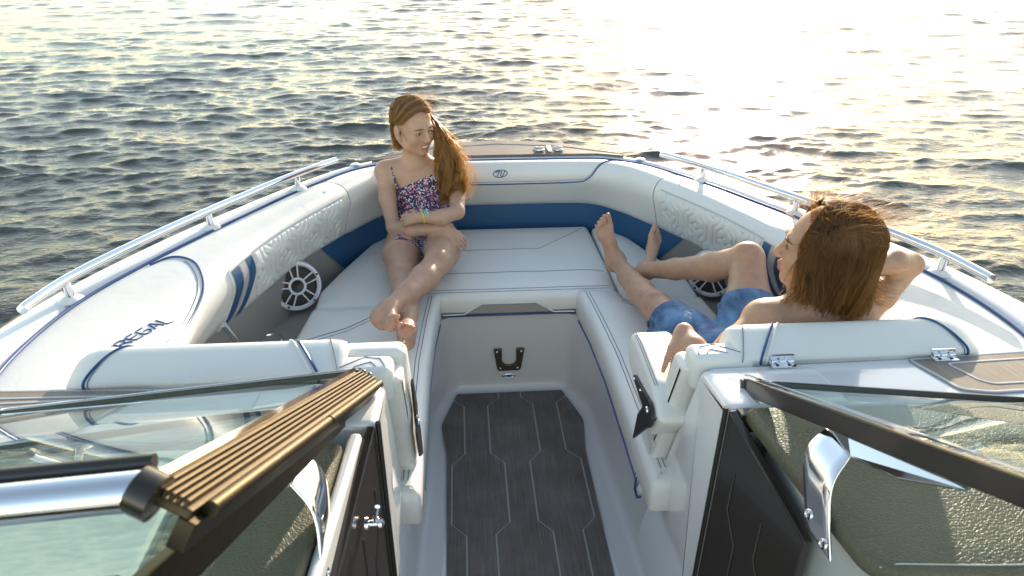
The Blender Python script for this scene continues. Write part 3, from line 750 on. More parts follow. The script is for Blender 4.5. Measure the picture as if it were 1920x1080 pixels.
for m in (1, -1):
    rows = []; xs = [.440, .446, .458, .48]+list(np.arange(.52, .93, .05))+[.955, .98, 1.005, 1.025, 1.038, 1.046]
    for x in xs:
        e0 = min(1, ((x-.440)/.035)); e1 = min(1, (1.046-x)/.085); f = (math.sqrt(max(0, 1-(1-e0)**2)))*.12+.88; f1 = math.sqrt(max(0, 1-(1-e1)**2)); f1 = .45+.55*f1; f = min(f, f1)
        row = []
        for q in spl:
            cy, cz = 1.31, .80
            row.append((x*m, cy+(q.x-cy)*f if q.x < 1.31 or True else q.x, cz+(q.y-cz)*f if q.y > cz else q.y))
        rows.append(row)
    vs, fs = grid(rows); n = len(spl); fs += [tuple(range(n)), tuple(range(len(vs)-n, len(vs)))]
    bk = mesh('lounge_backrest', vs, fs, VINYL, boat, True, 62)
    def bpt(x, q, off=.0015):
        e1 = min(1, (1.046-x)/.085); f = .45+.55*math.sqrt(max(0, 1-(1-e1)**2)); cy, cz = 1.31, .80
        return Vector((x*m, cy+(q.x-cy)*(f+off*8), cz+(q.y-cz)*(f+off*8) if q.y > cz else q.y))
    def seam(x0, sk, r, mt, k0=6, k1=66, nm='panel_piping', curve=0):
        pts = []
        for k in range(k0, min(k1, len(spl)), 2):
            q = spl[k]; t = (q.x-1.25); pts.append(bpt(x0+sk*t+curve*max(0, t)**2, q))
        return tube(nm, pts, r, mt, bk, 6)
    seam(.497, .62, .0032, BLUEP); seam(.510, .62, .0034, VINYL2, nm='cream_piping')
    seam(.985, -.35, .0032, BLUEP, k1=48, curve=-3.0); seam(.976, -.25, .0012, STITCH, k1=48, nm='stitch_line', curve=-3.0)
    seam(.452, .3, .0012, STITCH, nm='stitch_line')
    if m > 0:   # hinges on the starboard backrest
        for hx, hy in ((.512, 1.243), (.895, 1.243)):
            hb = MB(); hb.add(*box_g(hx, hx+.056, hy-.022, hy-.002, .8725, .8765)); hb.add(*box_g(hx, hx+.056, hy-.001, hy+.004, .874, .893))
            for k in range(3): hb.add(*tube_g([(hx+.002+k*.019, hy-.003, .880), (hx+.016+k*.019, hy-.003, .880)], .0062, 10))
            h = hb.build('backrest_hinge', CHROME, bk)
            for dx in (.014, .042): 
                vs, fs = disc_stack((hx+dx, hy-.014, .8765), (0, 0, 1), [(.004, 0), (.0035, .0015), (.001, .002)], 10); 
                mesh('backrest_hinge_screw', vs, fs, BLACKP, bk, True, 40)
    # backrest body between the seat and the console
    bd = yzprism('backrest_side', [(1.25, .862), (1.462, .262), (1.498, .262), (1.485, .40), (1.415, .62), (1.33, .862)], .318, .46, m, VINYL, boat, .018, .02)
    tube('base_piping', [(.322*m, 1.45, .270), (.318*m, 1.465, .252), (.318*m, 1.495, .255), (.318*m, 1.50, .34)], .004, BLUEP, bd, 6)
    # corner pad on top of the console edge
    pc = cushion('corner_pad', [(.335*m, 1.243), (.488*m, 1.243), (.470*m, 1.315), (.335*m, 1.315)], .80, .893, VINYL, boat, .02, .004, corner=.022)
    on(pc, [(.352*m, 1.262, 0), (.365*m, 1.292, 0), (.40*m, 1.30, 0), (.45*m, 1.262, 0)]); on(pc, [(.372*m, 1.262, 0), (.385*m, 1.280, 0), (.42*m, 1.262, 0)])
# armrests: port one raised, starboard one folded forward
al = yzprism('armrest', [(1.318, .895), (1.385, .885), (1.42, .80), (1.47, .62), (1.50, .50), (1.36, .50), (1.32, .66)], .312, .462, -1, VINYL, boat, .022, .028)
al['label'] = 'raised port armrest'
ar = yzprism('armrest', [(1.63, .705), (1.605, .745), (1.54, .752), (1.36, .738), (1.27, .69), (1.36, .575), (1.54, .625), (1.605, .640)], .288, .405, 1, VINYL, boat, .02, .022)
ar['label'] = 'starboard armrest folded forward'
for dx in (.005, .012):
    tube('stitch_line', [((.289+dx)*1, 1.60-dx*.3, .745), ((.289+dx), 1.54, .7515), ((.289+dx), 1.36, .7375)], .0012, STITCH, ar, 5)
tube('stitch_line', [(-.318, 1.335, .893), (-.318, 1.38, .882), (-.317, 1.415, .80), (-.317, 1.462, .63)], .0012, STITCH, al, 5)
tube('stitch_line', [(-.452, 1.335, .895), (-.452, 1.38, .885)], .0012, STITCH, al, 5)
def arm_link(pts, x, m, name='armrest_bracket'):
    poly = ccw(pts); q = fillet([(a, b, 0) for a, b in poly], .006, 3); n = len(q)
    vs = [(x*m, p.x, p.y) for p in q]+[((x-.006)*m, p.x, p.y) for p in q]
    o = mesh(name, vs, [tuple(range(n)), tuple(range(n, 2*n))]+[(i, (i+1) % n, n+(i+1) % n, n+i) for i in range(n)], BLACKP, boat, False)
    return bevel(o, .0015)
b1 = arm_link([(1.515, .655), (1.50, .672), (1.36, .695), (1.34, .67), (1.37, .640)], .286, 1)
ang = [(1.338+.036*math.cos(a), .668+.036*math.sin(a)) for a in np.linspace(R(60), R(250), 14)]
b2 = arm_link([(1.352, .702)]+ang+[(1.44, .50), (1.42, .60)], .282, 1)
for c, r_ in (((.276, 1.345, .672), .010), ((.280, 1.495, .662), .004), ((.280, 1.43, .672), .004)):
    vs, fs = disc_stack(c, (-1, 0, 0), [(r_, 0), (r_*.85, .003), (r_*.3, .004)], 14); mesh('pivot_screw', vs, fs, CHROME, b2, True, 40)
b3 = arm_link([(1.325, .795), (1.345, .80), (1.40, .68), (1.37, .62), (1.345, .66)], .306, -1)
b4 = arm_link([(1.335+.03*math.cos(a), .66+.03*math.sin(a)) for a in np.linspace(R(0), R(200), 10)]+[(1.34, .56), (1.42, .50), (1.40, .60)], .302, -1)
vs, fs = disc_stack((-.296, 1.345, .665), (1, 0, 0), [(.009, 0), (.0075, .003), (.003, .004)], 14); mesh('pivot_screw', vs, fs, CHROME, b4, True, 40)
# quilted inboard sides of the backrests
for m in (1, -1):
    def fq2(x, y, off, m=m):
        t = y/.20; return Vector(((.3175-off)*m, 1.365+x+(.13)*(1-t), .30+.24*t))
    quilt('quilted_panel', fq2, .11, .20, .040, PERF, boat, res=.006, amp=.004)

# consoles (gelcoat): walls beside the passage and flat tops
CON = [(1.236, .866), (1.215, .874), (1.10, .888), (1.072, .888), (1.072, -.03), (1.54, -.03), (1.51, .10), (1.462, .25)]
for m in (1, -1):
    yzprism('console_side', CON, .350, .62, m, GEL, boat, .018, .012)
    zt = lambda x, y: .868+.10*(1.24-y)
    tp = prism('console_top', ccw([(.372*m, 1.245), (1.252*m, 1.262), (1.458*m, 1.262), (1.46*m, .95), (1.05*m, 1.045), (.372*m, 1.072)]), .80, zt, GEL, boat, .010)
    # foam pads with a sunk border groove
    if m > 0: pp_ = [(.842, 1.238), (1.30, 1.262), (1.30, 1.10), (.93, 1.088), (.872, 1.105)]
    else: pp_ = [(-.842, 1.236), (-1.30, 1.262), (-1.30, 1.06), (-.93, 1.088), (-.875, 1.19)]
    zp = lambda x, y: zt(x, y)+.004
    dp = prism('console_step_pad', ccw(pp_), lambda x, y: zt(x, y)-.004, zp, MATD, boat)
    inn = offset2(resample(ccw(pp_), 2), .036); 
    if m > 0: inn = [Vector(v) for v in ((.915, 1.212), (1.27, 1.228), (1.27, 1.125), (.955, 1.118), (.935, 1.135))]
    else: inn = [Vector(v) for v in ((-.905, 1.214), (-1.27, 1.226), (-1.27, 1.20), (-.925, 1.204), (-.905, 1.21))]
    lp_ = [(p.x, p.y, zp(p.x, p.y)+.0004) for p in fillet([(v.x, v.y, 0) for v in inn], .012, 4)]
    tube('pad_groove', lp_+[lp_[0]], .0035, TRIMG, dp, 6, .5)
    eo = [(p[0], p[1], zp(*p[:2])-.001) for p in fillet([(v[0], v[1], 0) for v in ccw(pp_)], .012, 4)]
    tube('pad_edge', eo+[eo[0]], .0045, TRIMG, dp, 6, .6)
# companionway doors folded back along the consoles
def door(m, A, B, thick=.018):
    a, b = Vector(A), Vector(B); d = (b-a); n = Vector((-d.y, d.x, 0)).normalized()*thick
    if n.x*m < 0: n = -n
    q = [a, b, Vector((b.x+.004*m, b.y, 0)), Vector((a.x, a.y, 0))]
    vs = q+[p+n for p in q]; o = mesh('companion_door', vs, [(0, 1, 2, 3), (4, 5, 6, 7), (0, 1, 5, 4), (1, 2, 6, 5), (2, 3, 7, 6), (3, 0, 4, 7)], DOORM, boat, False)
    bevel(o, .003, 2)
    tube('hinge', [a+Vector((-.004*m, .006, .004)), Vector((a.x-.004*m, a.y+.006, .0))], .0055, BLACKM, o, 8)
    # thin engraved zigzag on the door's face
    nn = -n.normalized()*.0012; dd = d.normalized()
    for x0 in (.06, .17):
        pts = [a+dd*(x0)+Vector((0, 0, -.10)), a+dd*(x0)+Vector((0, 0, -.20)), a+dd*(x0+.045)+Vector((0, 0, -.25)), a+dd*(x0+.045)+Vector((0, 0, -.52)), a+dd*x0+Vector((0, 0, -.57)), a+dd*x0+Vector((0, 0, -.85))]
        tube('engraved_line', [p+nn*.6 for p in pts], .0012, mat('engraved_grey', (.06, .055, .05), .5) if 'engraved_grey' not in MATS else MATS['engraved_grey'], o, 5)
    return o
dR = door(1, (.353, 1.066, .886), (.402, .797, .808))
dL = door(-1, (-.353, 1.066, .886), (-.385, .72, .84))
bl = MB()
for c0, c1 in (((-.358, .93, .80), (-.350, .93, .80)),):
    bl.add(*disc_stack((-.362, .90, .80), (1, 0, 0), [(.012, 0), (.012, .006), (.006, .008), (.006, .022), (.009, .024), (.009, .030), (.004, .034)], 14))
bl.add(*tube_g([(-.345, .90, .80), (-.338, .905, .835)], .005, 8))
bl.build('door_latch', CHROME, dL)
# dash: leather pads over pale vinyl
for m in (1, -1):
    o = prism('console_inner_panel', ccw([(.418*m, 1.018), (1.2*m, 1.018), (1.2*m, .62), (.452*m, .62)]), -.02, .872, SIDEV, boat, .01)
    if m > 0: poly = [(.380, 1.056), (.395, .92), (.425, .68), (.455, .652), (.60, .640), (1.15, .62), (1.15, 1.03)]
    else: poly = [(-.405, 1.00), (-.411, .90), (-.426, .68), (-.455, .60), (-.60, .57), (-.66, .58), (-.66, 1.0), (-.425, 1.01)]
    c = cushion('dash_pad', [(x, y) for x, y in poly], .862, .905, LEATHER, boat, .014, .004, corner=.018)
    e = offset2(ccw([tuple(p) for p in poly]), .006)
    on(c, [(.44*m, .668, 0), (.60*m, .654, 0), (1.0*m, .635, 0)], .0014, TRIMG)
    if m < 0: c['label'] = 'olive leather dash pad of the port console'
    # black gasket between the gelcoat and the dash
    if m < 0: prism('dash_flange', ccw([(-.375, 1.045), (-.402, 1.045), (-.432, .55), (-.412, .55)]), .60, .892, GEL, boat, .010)
    else: prism('dash_gasket', ccw([(.372*m, 1.072), (.372*m, 1.05), (1.15*m, 1.02), (1.15*m, 1.045)]), .84, .886, BLACKM, boat, .002)
prism('port_helm_top', ccw([(-.672, 1.02), (-.672, .50), (-1.40, .48), (-1.40, .96), (-1.05, 1.02)]), .70, .893, GEL, boat, .012)
# a pale lower panel line under the dash on the starboard side
tube('panel_seam', [(.4495, .70, .80), (.4495, .70, .5)], .002, TRIMG, boat, 6)

# ------------------------------------------------------------------ windshield
def bar(name, a, b, wd, ht, up, mt, parent, bev=.002):
    a, b = Vector(a), Vector(b); d = (b-a).normalized(); u = Vector(up); u = (u-d*u.dot(d)).normalized(); s = d.cross(u)
    vs = [p+s*(wd*i)+u*(ht*j) for p in (a, b) for i, j in ((-.5, -.5), (.5, -.5), (.5, .5), (-.5, .5))]
    o = mesh(name, vs, [(0, 1, 2, 3), (4, 5, 6, 7), (0, 1, 5, 4), (1, 2, 6, 5), (2, 3, 7, 6), (3, 0, 4, 7)], mt, parent, False); return bevel(o, bev) if bev else o
for m in (1, -1):
    A = Vector((.420*m, 1.150, .888)); Bo = Vector((1.08*m, 1.030, .888)); Ct = Vector((.465*m, .40, 1.255)); Do = Vector((1.10*m, .33, 1.255))
    nrm = (Bo-A).cross(Ct-A).normalized(); nrm = nrm if nrm.z > 0 else -nrm
    g0 = [A, Bo, Do, Ct]; vs = [p+nrm*.0025 for p in g0]+[p-nrm*.0025 for p in g0]
    ws_ = mesh('windshield_pane', vs, [(0, 1, 2, 3), (4, 5, 6, 7), (0, 1, 5, 4), (1, 2, 6, 5), (2, 3, 7, 6), (3, 0, 4, 7)], GLASS, boat, False)
    ws_['label'] = ('starboard' if m > 0 else 'port')+' windshield pane of green tinted glass'
    bar('lower_frame', A-Vector((.012*m, 0, 0)), Bo, .012, .020, nrm, BLACKM, ws_)
    bar('lower_frame_lip', A+Vector((0, .012, -.003)), Bo+Vector((0, .012, -.003)), .008, .006, nrm, CHROME, ws_, 0)
    if m > 0:
        bar('inner_frame', A+nrm*(-.006), Ct+nrm*(-.006), .013, .035, nrm*1.0+Vector((0, 0, 0)), BLACKM, ws_)
        bar('inner_frame_trim', A+nrm*(.0185), Ct+nrm*(.0185), .009, .003, nrm, CHROME, ws_, 0)
    else:
        bar('inner_frame', A-nrm*.018, Ct-nrm*.018, .016, .045, nrm, BRONZE, ws_)
    tube('top_rail', [Ct, Do], .020, CHROME if m > 0 else BRONZE, ws_, 16)
# the walk-through pane folded over onto the port side, with its ribbed hinge
L0 = Vector((-.381, 1.205, .905)); L1 = Vector((-.440, .475, 1.288)); ld = (L1-L0).normalized()
inb = Vector((1, 0, 0)); inb = (inb-ld*inb.dot(ld)).normalized(); upn = ld.cross(inb); upn = upn if upn.z > 0 else -upn
pn_ = upn.copy(); _c, _s = math.cos(R(27)), math.sin(R(27)); inb, upn = (inb*_c-upn*_s), (upn*_c+inb*_s)      # the hinge strip leans inboard
def sbox(name, a, b, wd, ht, mt, parent, s=0, e=1, bev=.0015):
    p0 = L0.lerp(L1, s)+inb*a+upn*b; p1 = L0.lerp(L1, e)+inb*a+upn*b
    return bar(name, p0, p1, wd, ht, upn, mt, parent, bev)
Lo0 = Vector((-1.096, 1.146, .893)); Lo1 = Vector((-1.12, .445, 1.283))
g0 = [L0-Vector((.02, 0, 0)), Lo0, Lo1, L1-Vector((.02, 0, 0))]; vs = [p+pn_*.0025 for p in g0]+[p-pn_*.0025 for p in g0]
cp = mesh('folded_pane', vs, [(0, 1, 2, 3), (4, 5, 6, 7), (0, 1, 5, 4), (1, 2, 6, 5), (2, 3, 7, 6), (3, 0, 4, 7)], GLASS, boat, False)
cp['label'] = 'walk-through windshield pane folded over to port'
bar('lower_frame', L0+upn*.002+inb*-.02, Lo0, .014, .012, upn, BLACKM, cp)
bar('lower_frame_lip', L0+upn*.004+Vector((0, .009, 0))+inb*-.02, Lo0+Vector((0, .009, .002)), .005, .006, upn, CHROME, cp, 0)
hinge = sbox('hinge_base', -.003, -.004, .048, .010, BRONZE, boat)
hinge['label'] = 'ribbed bronze hinge strip of the folded pane'
for k in range(5): sbox('hinge_rib', -.017+k*.0074, .004, .0046, .009, BRONZE, hinge)
sbox('pane_edge_trim', -.030, .004, .010, .004, CHROME, hinge, bev=0)
for s0, s1 in ((.0, .47), (.48, .97)): 
    p0 = L0.lerp(L1, s0)+inb*.028-upn*.003; p1 = L0.lerp(L1, s1)+inb*.028-upn*.003; tube('hinge_tube', [p0, p1], .0085, BRONZE, hinge, 12)
sbox('hinge_lower_rail', .020, -.024, .018, .030, BRONZE, hinge)
for k in range(2):
    p = L0+inb*(-.012+.014*k)+ld*.012+upn*.010; vs, fs = disc_stack(p, upn, [(.005, 0), (.004, .003), (.001, .004)], 10); mesh('pivot_screw', vs, fs, BLACKP, hinge, True, 40)
tr = tube('folded_pane_rail', [L1+inb*-.026, Lo1], .0195, CHROME, boat, 18)
tube('folded_pane_rail_cap', [L1+inb*-.012+upn*-.002, L1+inb*-.034+upn*-.002], .0225, BLACKM, boat, 18)
tube('rail_gasket', [L1+inb*-.03+upn*.013+Vector((0, .018, 0)), Lo1+upn*.016+Vector((0, .018, 0))], .008, BLACKM, tr, 10)
# bent polished brackets that hold the windshield to the dash
def bracket(m):
    q = lambda x, y, z: Vector((x*m, y, z))
    def plate(name, pts, t, par):
        a, b, c = pts[0], pts[1], pts[2]; n = (b-a).cross(c-a).normalized()*t; k = len(pts)
        vs = [p+n for p in pts]+[p-n for p in pts]
        o = mesh(name, vs, [tuple(range(k)), tuple(range(k, 2*k))]+[(i, (i+1) % k, k+(i+1) % k, k+i) for i in range(k)], CHROME, par, False); return bevel(o, .002, 3)
    t1, t2, m1, m2, b1_, b2_ = q(.452, .892, .985), q(.449, .812, .985), q(.412, .874, .938), q(.411, .780, .938), q(.398, .800, .848), q(.403, .722, .848)
    L_ = spline([t1, m1, b1_], 9); R_ = spline([t2, m2, b2_], 9)
    rows = [[l.lerp(r_, k/4) for k in range(5)] for l, r_ in zip(L_, R_)]
    leg = mesh('windshield_bracket', *grid(rows), CHROME, boat, True); so_ = leg.modifiers.new('solid', 'SOLIDIFY'); so_.thickness = .0045; so_.offset = 0; bevel(leg, .0012, 2)
    plate('bracket_arm', [t1, t2, q(.482, .742, 1.002), q(.522, .662, 1.052), q(.515, .640, 1.10), q(.462, .87, 1.022)], .0022, leg)
    for p in (b1_.lerp(m1, .28).lerp(b2_, .18), b2_.lerp(m2, .16).lerp(b1_, .25)):
        vs, fs = disc_stack(p+q(-.003, 0, .0), q(-1, -.1, .15), [(.010, 0), (.009, .003), (.005, .004), (.004, .002)], 14); mesh('bracket_screw', vs, fs, CHROME, leg, True, 40)
bracket(1); bracket(-1)
# cockpit floor and dark lower space behind the consoles
prism('cockpit_floor', ccw([(-1.4, -2.2), (1.4, -2.2), (1.4, 1.02), (-1.4, 1.02)]), -.06, -.03, GEL, boat)
# ------------------------------------------------------------------ people: smooth implicit bodies
class SDF:
    def __init__(s): s.p = []
    def rc(s, a, b, ra, rb, k=.02): s.p.append(('rc', np.array(a, float), np.array(b, float), ra, rb, k, 1)); return s
    def sp(s, c, r, k=.02, op=1): s.p.append(('el', np.array(c, float), np.array([r, r, r], float), np.eye(3), None, k, op)); return s
    def el(s, c, r, M=None, k=.02, op=1): s.p.append(('el', np.array(c, float), np.array(r, float), np.eye(3) if M is None else np.array(M, float), None, k, op)); return s
    def chain(s, pts, rs, k=.015):
        for a, b, ra, rb in zip(pts[:-1], pts[1:], rs[:-1], rs[1:]): s.rc(a, b, ra, rb, k)
        return s
    def bounds(s):
        lo, hi = np.full(3, 1e9), np.full(3, -1e9)
        for p in s.p:
            if p[6] < 0: continue
            r = max(p[3], p[4]) if p[0] == 'rc' else max(p[2]); pts = [p[1], p[2]] if p[0] == 'rc' else [p[1]]
            for q in pts: lo = np.minimum(lo, q-r); hi = np.maximum(hi, q+r)
        return lo-.02, hi+.02
    def evaluate(s, h):
        lo, hi = s.bounds(); n = np.ceil((hi-lo)/h).astype(int)+1; D = np.full(n, .06, np.float32)
        for p in s.p:
            k = p[5]
            if p[0] == 'rc': r = max(p[3], p[4]); a = np.minimum(p[1], p[2]); b = np.maximum(p[1], p[2])
            else: r = max(p[2]); a = b = p[1]
            pad = r+max(k, .006)+.012
            i0 = np.clip(((a-pad-lo)/h).astype(int), 0, n-1); i1 = np.clip(((b+pad-lo)/h).astype(int)+2, 1, n)
            ax = [(lo[c]+np.arange(i0[c], i1[c])*h).astype(np.float32) for c in range(3)]
            X, Y, Z = np.meshgrid(*ax, indexing='ij', sparse=True)
            if p[0] == 'rc':
                A, B, ra, rb = p[1], p[2], p[3], p[4]; ba = B-A; l2 = float(ba@ba)+1e-12
                x, y, z = X-A[0], Y-A[1], Z-A[2]; t = np.clip((x*ba[0]+y*ba[1]+z*ba[2])/l2, 0, 1)
                d = np.sqrt((x-t*ba[0])**2+(y-t*ba[1])**2+(z-t*ba[2])**2)-(ra+(rb-ra)*t)
            else:
                M = p[3]; x, y, z = X-p[1][0], Y-p[1][1], Z-p[1][2]; rr = p[2]
                u = [(M[0][c]*x+M[1][c]*y+M[2][c]*z)/rr[c] for c in range(3)]; v = [q/rr[c] for c, q in enumerate(u)]
                k0 = np.sqrt(u[0]**2+u[1]**2+u[2]**2); k1 = np.sqrt(v[0]**2+v[1]**2+v[2]**2)+1e-9; d = k0*(k0-1)/k1
            S = tuple(slice(i0[c], i1[c]) for c in range(3)); E = D[S]
            if p[6] > 0: hh = np.maximum(k-np.abs(E-d), 0)/k; D[S] = np.minimum(E, d)-hh*hh*k*.25
            else: hh = np.maximum(k-np.abs(E+d), 0)/k; D[S] = np.maximum(E, -d)+hh*hh*k*.25
        return D, lo, h
def surface_nets(D, lo, h):
    s = D < 0; n = D.shape
    c = [D[i:n[0]-1+i, j:n[1]-1+j, k:n[2]-1+k] for i in (0, 1) for j in (0, 1) for k in (0, 1)]
    sg = [q < 0 for q in c]; cnt = sum(q.astype(np.int8) for q in sg); act = (cnt > 0) & (cnt < 8); idx = np.argwhere(act)
    vals = [q[act] for q in c]; off = [(i, j, k) for i in (0, 1) for j in (0, 1) for k in (0, 1)]
    P_ = np.zeros((len(idx), 3)); W = np.zeros(len(idx))
    for a in range(8):
        for b in range(a+1, 8):
            o = np.array(off[b])-np.array(off[a])
            if abs(o).sum() != 1: continue
            da, db = vals[a], vals[b]; m = (da < 0) != (db < 0); t = np.where(m, da/(da-db+1e-12), 0)
            P_ += np.where(m[:, None], np.array(off[a])[None]+t[:, None]*o[None], 0); W += m
    V_ = (idx+P_/W[:, None])*h+lo
    vid = np.full(act.shape, -1, np.int64); vid[act] = np.arange(len(idx)); F = []
    for ax in range(3):
        a1, a2 = (ax+1) % 3, (ax+2) % 3
        sl0 = [slice(1, -1)]*3; sl1 = [slice(1, -1)]*3; sl0[ax] = slice(0, n[ax]-1); sl1[ax] = slice(1, n[ax])
        s0, s1 = s[tuple(sl0)], s[tuple(sl1)]; e = np.argwhere(s0 != s1); flip = s0[s0 != s1]
        base = e.copy(); base[:, a1] += 1; base[:, a2] += 1
        def g(d1, d2): q = base.copy(); q[:, a1] -= d1; q[:, a2] -= d2; return vid[q[:, 0], q[:, 1], q[:, 2]]
        q = np.stack([g(1, 1), g(0, 1), g(0, 0), g(1, 0)], 1); q[~flip] = q[~flip][:, ::-1]; F.append(q)
    F = np.concatenate(F); F = F[(F >= 0).all(1)]
    return V_, F
def smooth_v(V_, F, it=2, lam=.5):
    e = np.concatenate([F[:, [0, 1]], F[:, [1, 2]], F[:, [2, 3]], F[:, [3, 0]]]); n = len(V_)
    deg = np.bincount(e[:, 0], minlength=n)+np.bincount(e[:, 1], minlength=n)
    for _ in range(it):
        A = np.stack([np.bincount(e[:, 0], V_[e[:, 1], c], n)+np.bincount(e[:, 1], V_[e[:, 0], c], n) for c in range(3)], 1)/np.maximum(deg, 1)[:, None]
        V_ = V_+(A-V_)*lam
    return V_
def np_mesh(name, V_, F, m, parent, smooth=True):
    me = bpy.data.meshes.new(name); k = F.shape[1]; me.vertices.add(len(V_)); me.vertices.foreach_set('co', V_.astype(np.float32).ravel())
    me.loops.add(F.size); me.loops.foreach_set('vertex_index', F.astype(np.int32).ravel()); me.polygons.add(len(F))
    me.polygons.foreach_set('loop_start', np.arange(0, F.size, k, dtype=np.int32)); me.polygons.foreach_set('loop_total', np.full(len(F), k, dtype=np.int32))
    me.update(); me.validate()
    o = _link(name, me, m, parent, smooth)
    return o
def toM(X, Y, Z): return np.array([X, Y, Z]).T     # columns = local axes in world
def nrm(v): v = np.array(v, float); return v/np.linalg.norm(v)

def head_prims(S, c, f, up, s, neck, child=True, smile=True):
    """head at c, facing f; s = scale relative to a .22 m head. Returns local->world function and axes"""
    f = nrm(f); up = np.array(up, float); up = nrm(up-f*(up@f)); r = np.cross(f, up)      # r = the person's right
    M = toM(r, f, up); w_ = lambda x, y, z: np.array(c)+s*(r*x+f*y+up*z)
    E = lambda x, y, z, a, b, g, k=.02, op=1: S.el(w_(x, y, z), (a*s, b*s, g*s), M, k*s, op)
    C = lambda p, q, ra, rb, k=.012: S.rc(w_(*p), w_(*q), ra*s, rb*s, k*s)
    E(0, -.014, .030, .072, .090, .076); E(0, .020, -.026, .056, .064, .074, .03)
    E(0, .040, -.072, .030, .034, .030, .03)                       # jaw
    E(0, .062, -.094, .015, .014, .013, .022)                      # chin
    for q in (-1, 1):
        E(.033*q, .056, -.036, .020, .020, .019, .022)             # cheek
        C((.012*q, .083, .016), (.040*q, .068, .014), .007, .006, .014)      # brow
        E(.031*q, .091, -.004, .016, .012, .0105, .012, -1)        # socket
        E(.030*q, .069, -.003, .0145, .0145, .0135, .006)          # lidded eye
        E(.009*q, .093, -.036, .0068, .008, .006, .007)            # nostril wing
        E(.077*q, -.006, -.010, .009, .017, .029, .006); E(.086*q, -.009, -.006, .005, .009, .017, .004, -1); E(.073*q, .004, -.034, .006, .008, .009, .006)
        C((.045*q, .02, -.075), (.058*q, -.01, -.045), .016, .016, .02)      # jaw corner
    C((0, .080, .006), (0, .100, -.028), .0068, .0085, .012); E(0, .101, -.033, .0088, .0088, .0075, .006)
    if smile:
        C((-.021, .074, -.056), (0, .084, -.055), .0042, .0055, .008); C((.021, .074, -.056), (0, .084, -.055), .0042, .0055, .008)
        C((-.019, .071, -.066), (0, .080, -.074), .004, .0058, .008); C((.019, .071, -.066), (0, .080, -.074), .004, .0058, .008)
        E(0, .084, -.0625, .023, .010, .0060, .004, -1)
    else:
        C((-.017, .077, -.058), (0, .087, -.056), .004, .0052, .006); C((.017, .077, -.058), (0, .087, -.056), .004, .0052, .006)
        C((-.016, .075, -.066), (0, .084, -.069), .004, .0056, .006); C((.016, .075, -.066), (0, .084, -.069), .004, .0056, .006)
    nb = np.array(neck); S.rc(w_(0, -.022, -.045), nb, .043*s, .046*s, .03)
    S.rc(w_(0, .01, -.075), nb+f*.01*s, .024*s, .032*s, .03)
    return w_, (r, f, up, M)
def hand(S, w, d, n, side, L=.155, curl=.5, spread=.05, k=.007, rr=1.0):
    """w wrist, d direction of the fingers, n direction the palm faces, side = +1/-1 where the thumb leaves"""
    w = np.array(w, float); d = nrm(d); n = np.array(n, float); n = nrm(n-d*(n@d)); t = np.cross(d, n)*side
    q = L/.17; P0 = lambda a, b, c_: w+(d*a+t*b+n*c_)*q
    rad = lambda x: x*q*rr
    S.rc(w, P0(.025, 0, 0), rad(.021), rad(.020), .012)
    for i, b in enumerate((.026, .009, -.009, -.026)): S.rc(P0(.018, b*.55, 0), P0(.082-.004*abs(i-1), b, -.002), rad(.0145), rad(.0105), .012)
    le = ((.040, .024, .018), (.045, .027, .019), (.042, .025, .018), (.033, .019, .016))
    for i, b in enumerate((.027, .0095, -.009, -.0265)):
        a = P0(.082-.004*abs(i-1), b, -.002); ang = .15+curl*(.35+.05*i); dr = d*math.cos(ang)+n*math.sin(ang)+t*spread*(1.5-i); r0 = .0095
        for j, l in enumerate(le[i]):
            e = a+nrm(dr)*l*q; S.rc(a, e, rad(r0), rad(r0-.0009), k*.5); a = e; r0 -= .0009; ang += curl*(.75 if j == 0 else .6); dr = d*math.cos(ang)+n*math.sin(ang)+t*spread*(1.0-i*.7)
    a = P0(.020, .022, .006); e = P0(.050, .050, .018); S.rc(a, e, rad(.0135), rad(.0115), .010); g = P0(.078, .060, .022+.018*curl); S.rc(e, g, rad(.0108), rad(.0098), .004)
    S.rc(g, P0(.100, .056, .030+.03*curl), rad(.0098), rad(.0082), .003)
def foot(S, ankle, heel, toe, lat, s=1.0, k=.014, big=1):
    """lat = unit vector towards the big toe side; toe = tip of the big toe"""
    A, H, T = (np.array(q, float) for q in (ankle, heel, toe)); d = nrm(T-H); L = np.linalg.norm(T-H); lat = np.array(lat, float); lat = nrm(lat-d*(lat@d)); up = np.cross(d, lat)
    if up@(A-H) < 0: up = -up
    p = lambda a, b, c_: H+d*(a*L)+lat*(b*L)+up*(c_*L)
    S.el(p(.10, 0, .09), (.105*L, .098*L*1.1, .12*L), toM(lat, d, up)[:, [1, 0, 2]], .02)
    S.rc(A, p(.14, 0, .13), .125*L, .11*L, .025)
    S.rc(A, p(.52, .035, .14), .105*L, .085*L, .03); S.rc(p(.2, .0, .08), p(.62, -.07, .05), .085*L, .060*L, .02); S.rc(p(.50, .04, .11), p(.74, .085, .055), .080*L, .060*L, .02)
    S.rc(p(.55, -.0, .08), p(.74, -.03, .045), .07*L, .052*L, .02); S.rc(p(.6, -.08, .05), p(.70, -.115, .04), .055*L, .046*L, .02)
    S.rc(p(.76, .105, .045), p(.945, .098, .050), .046*L, .043*L, .004)
    for i, (b, e) in enumerate(((.026, .965), (-.030, .93), (-.083, .89), (-.132, .84))):
        r0 = .0255-.001*i; S.rc(p(.74-.02*i, b, .055), p(e-.08, b, .085), r0*L, r0*L, .003); S.rc(p(e-.08, b, .085), p(e-.015, b, .050), r0*L, (r0+.001)*L, .002)

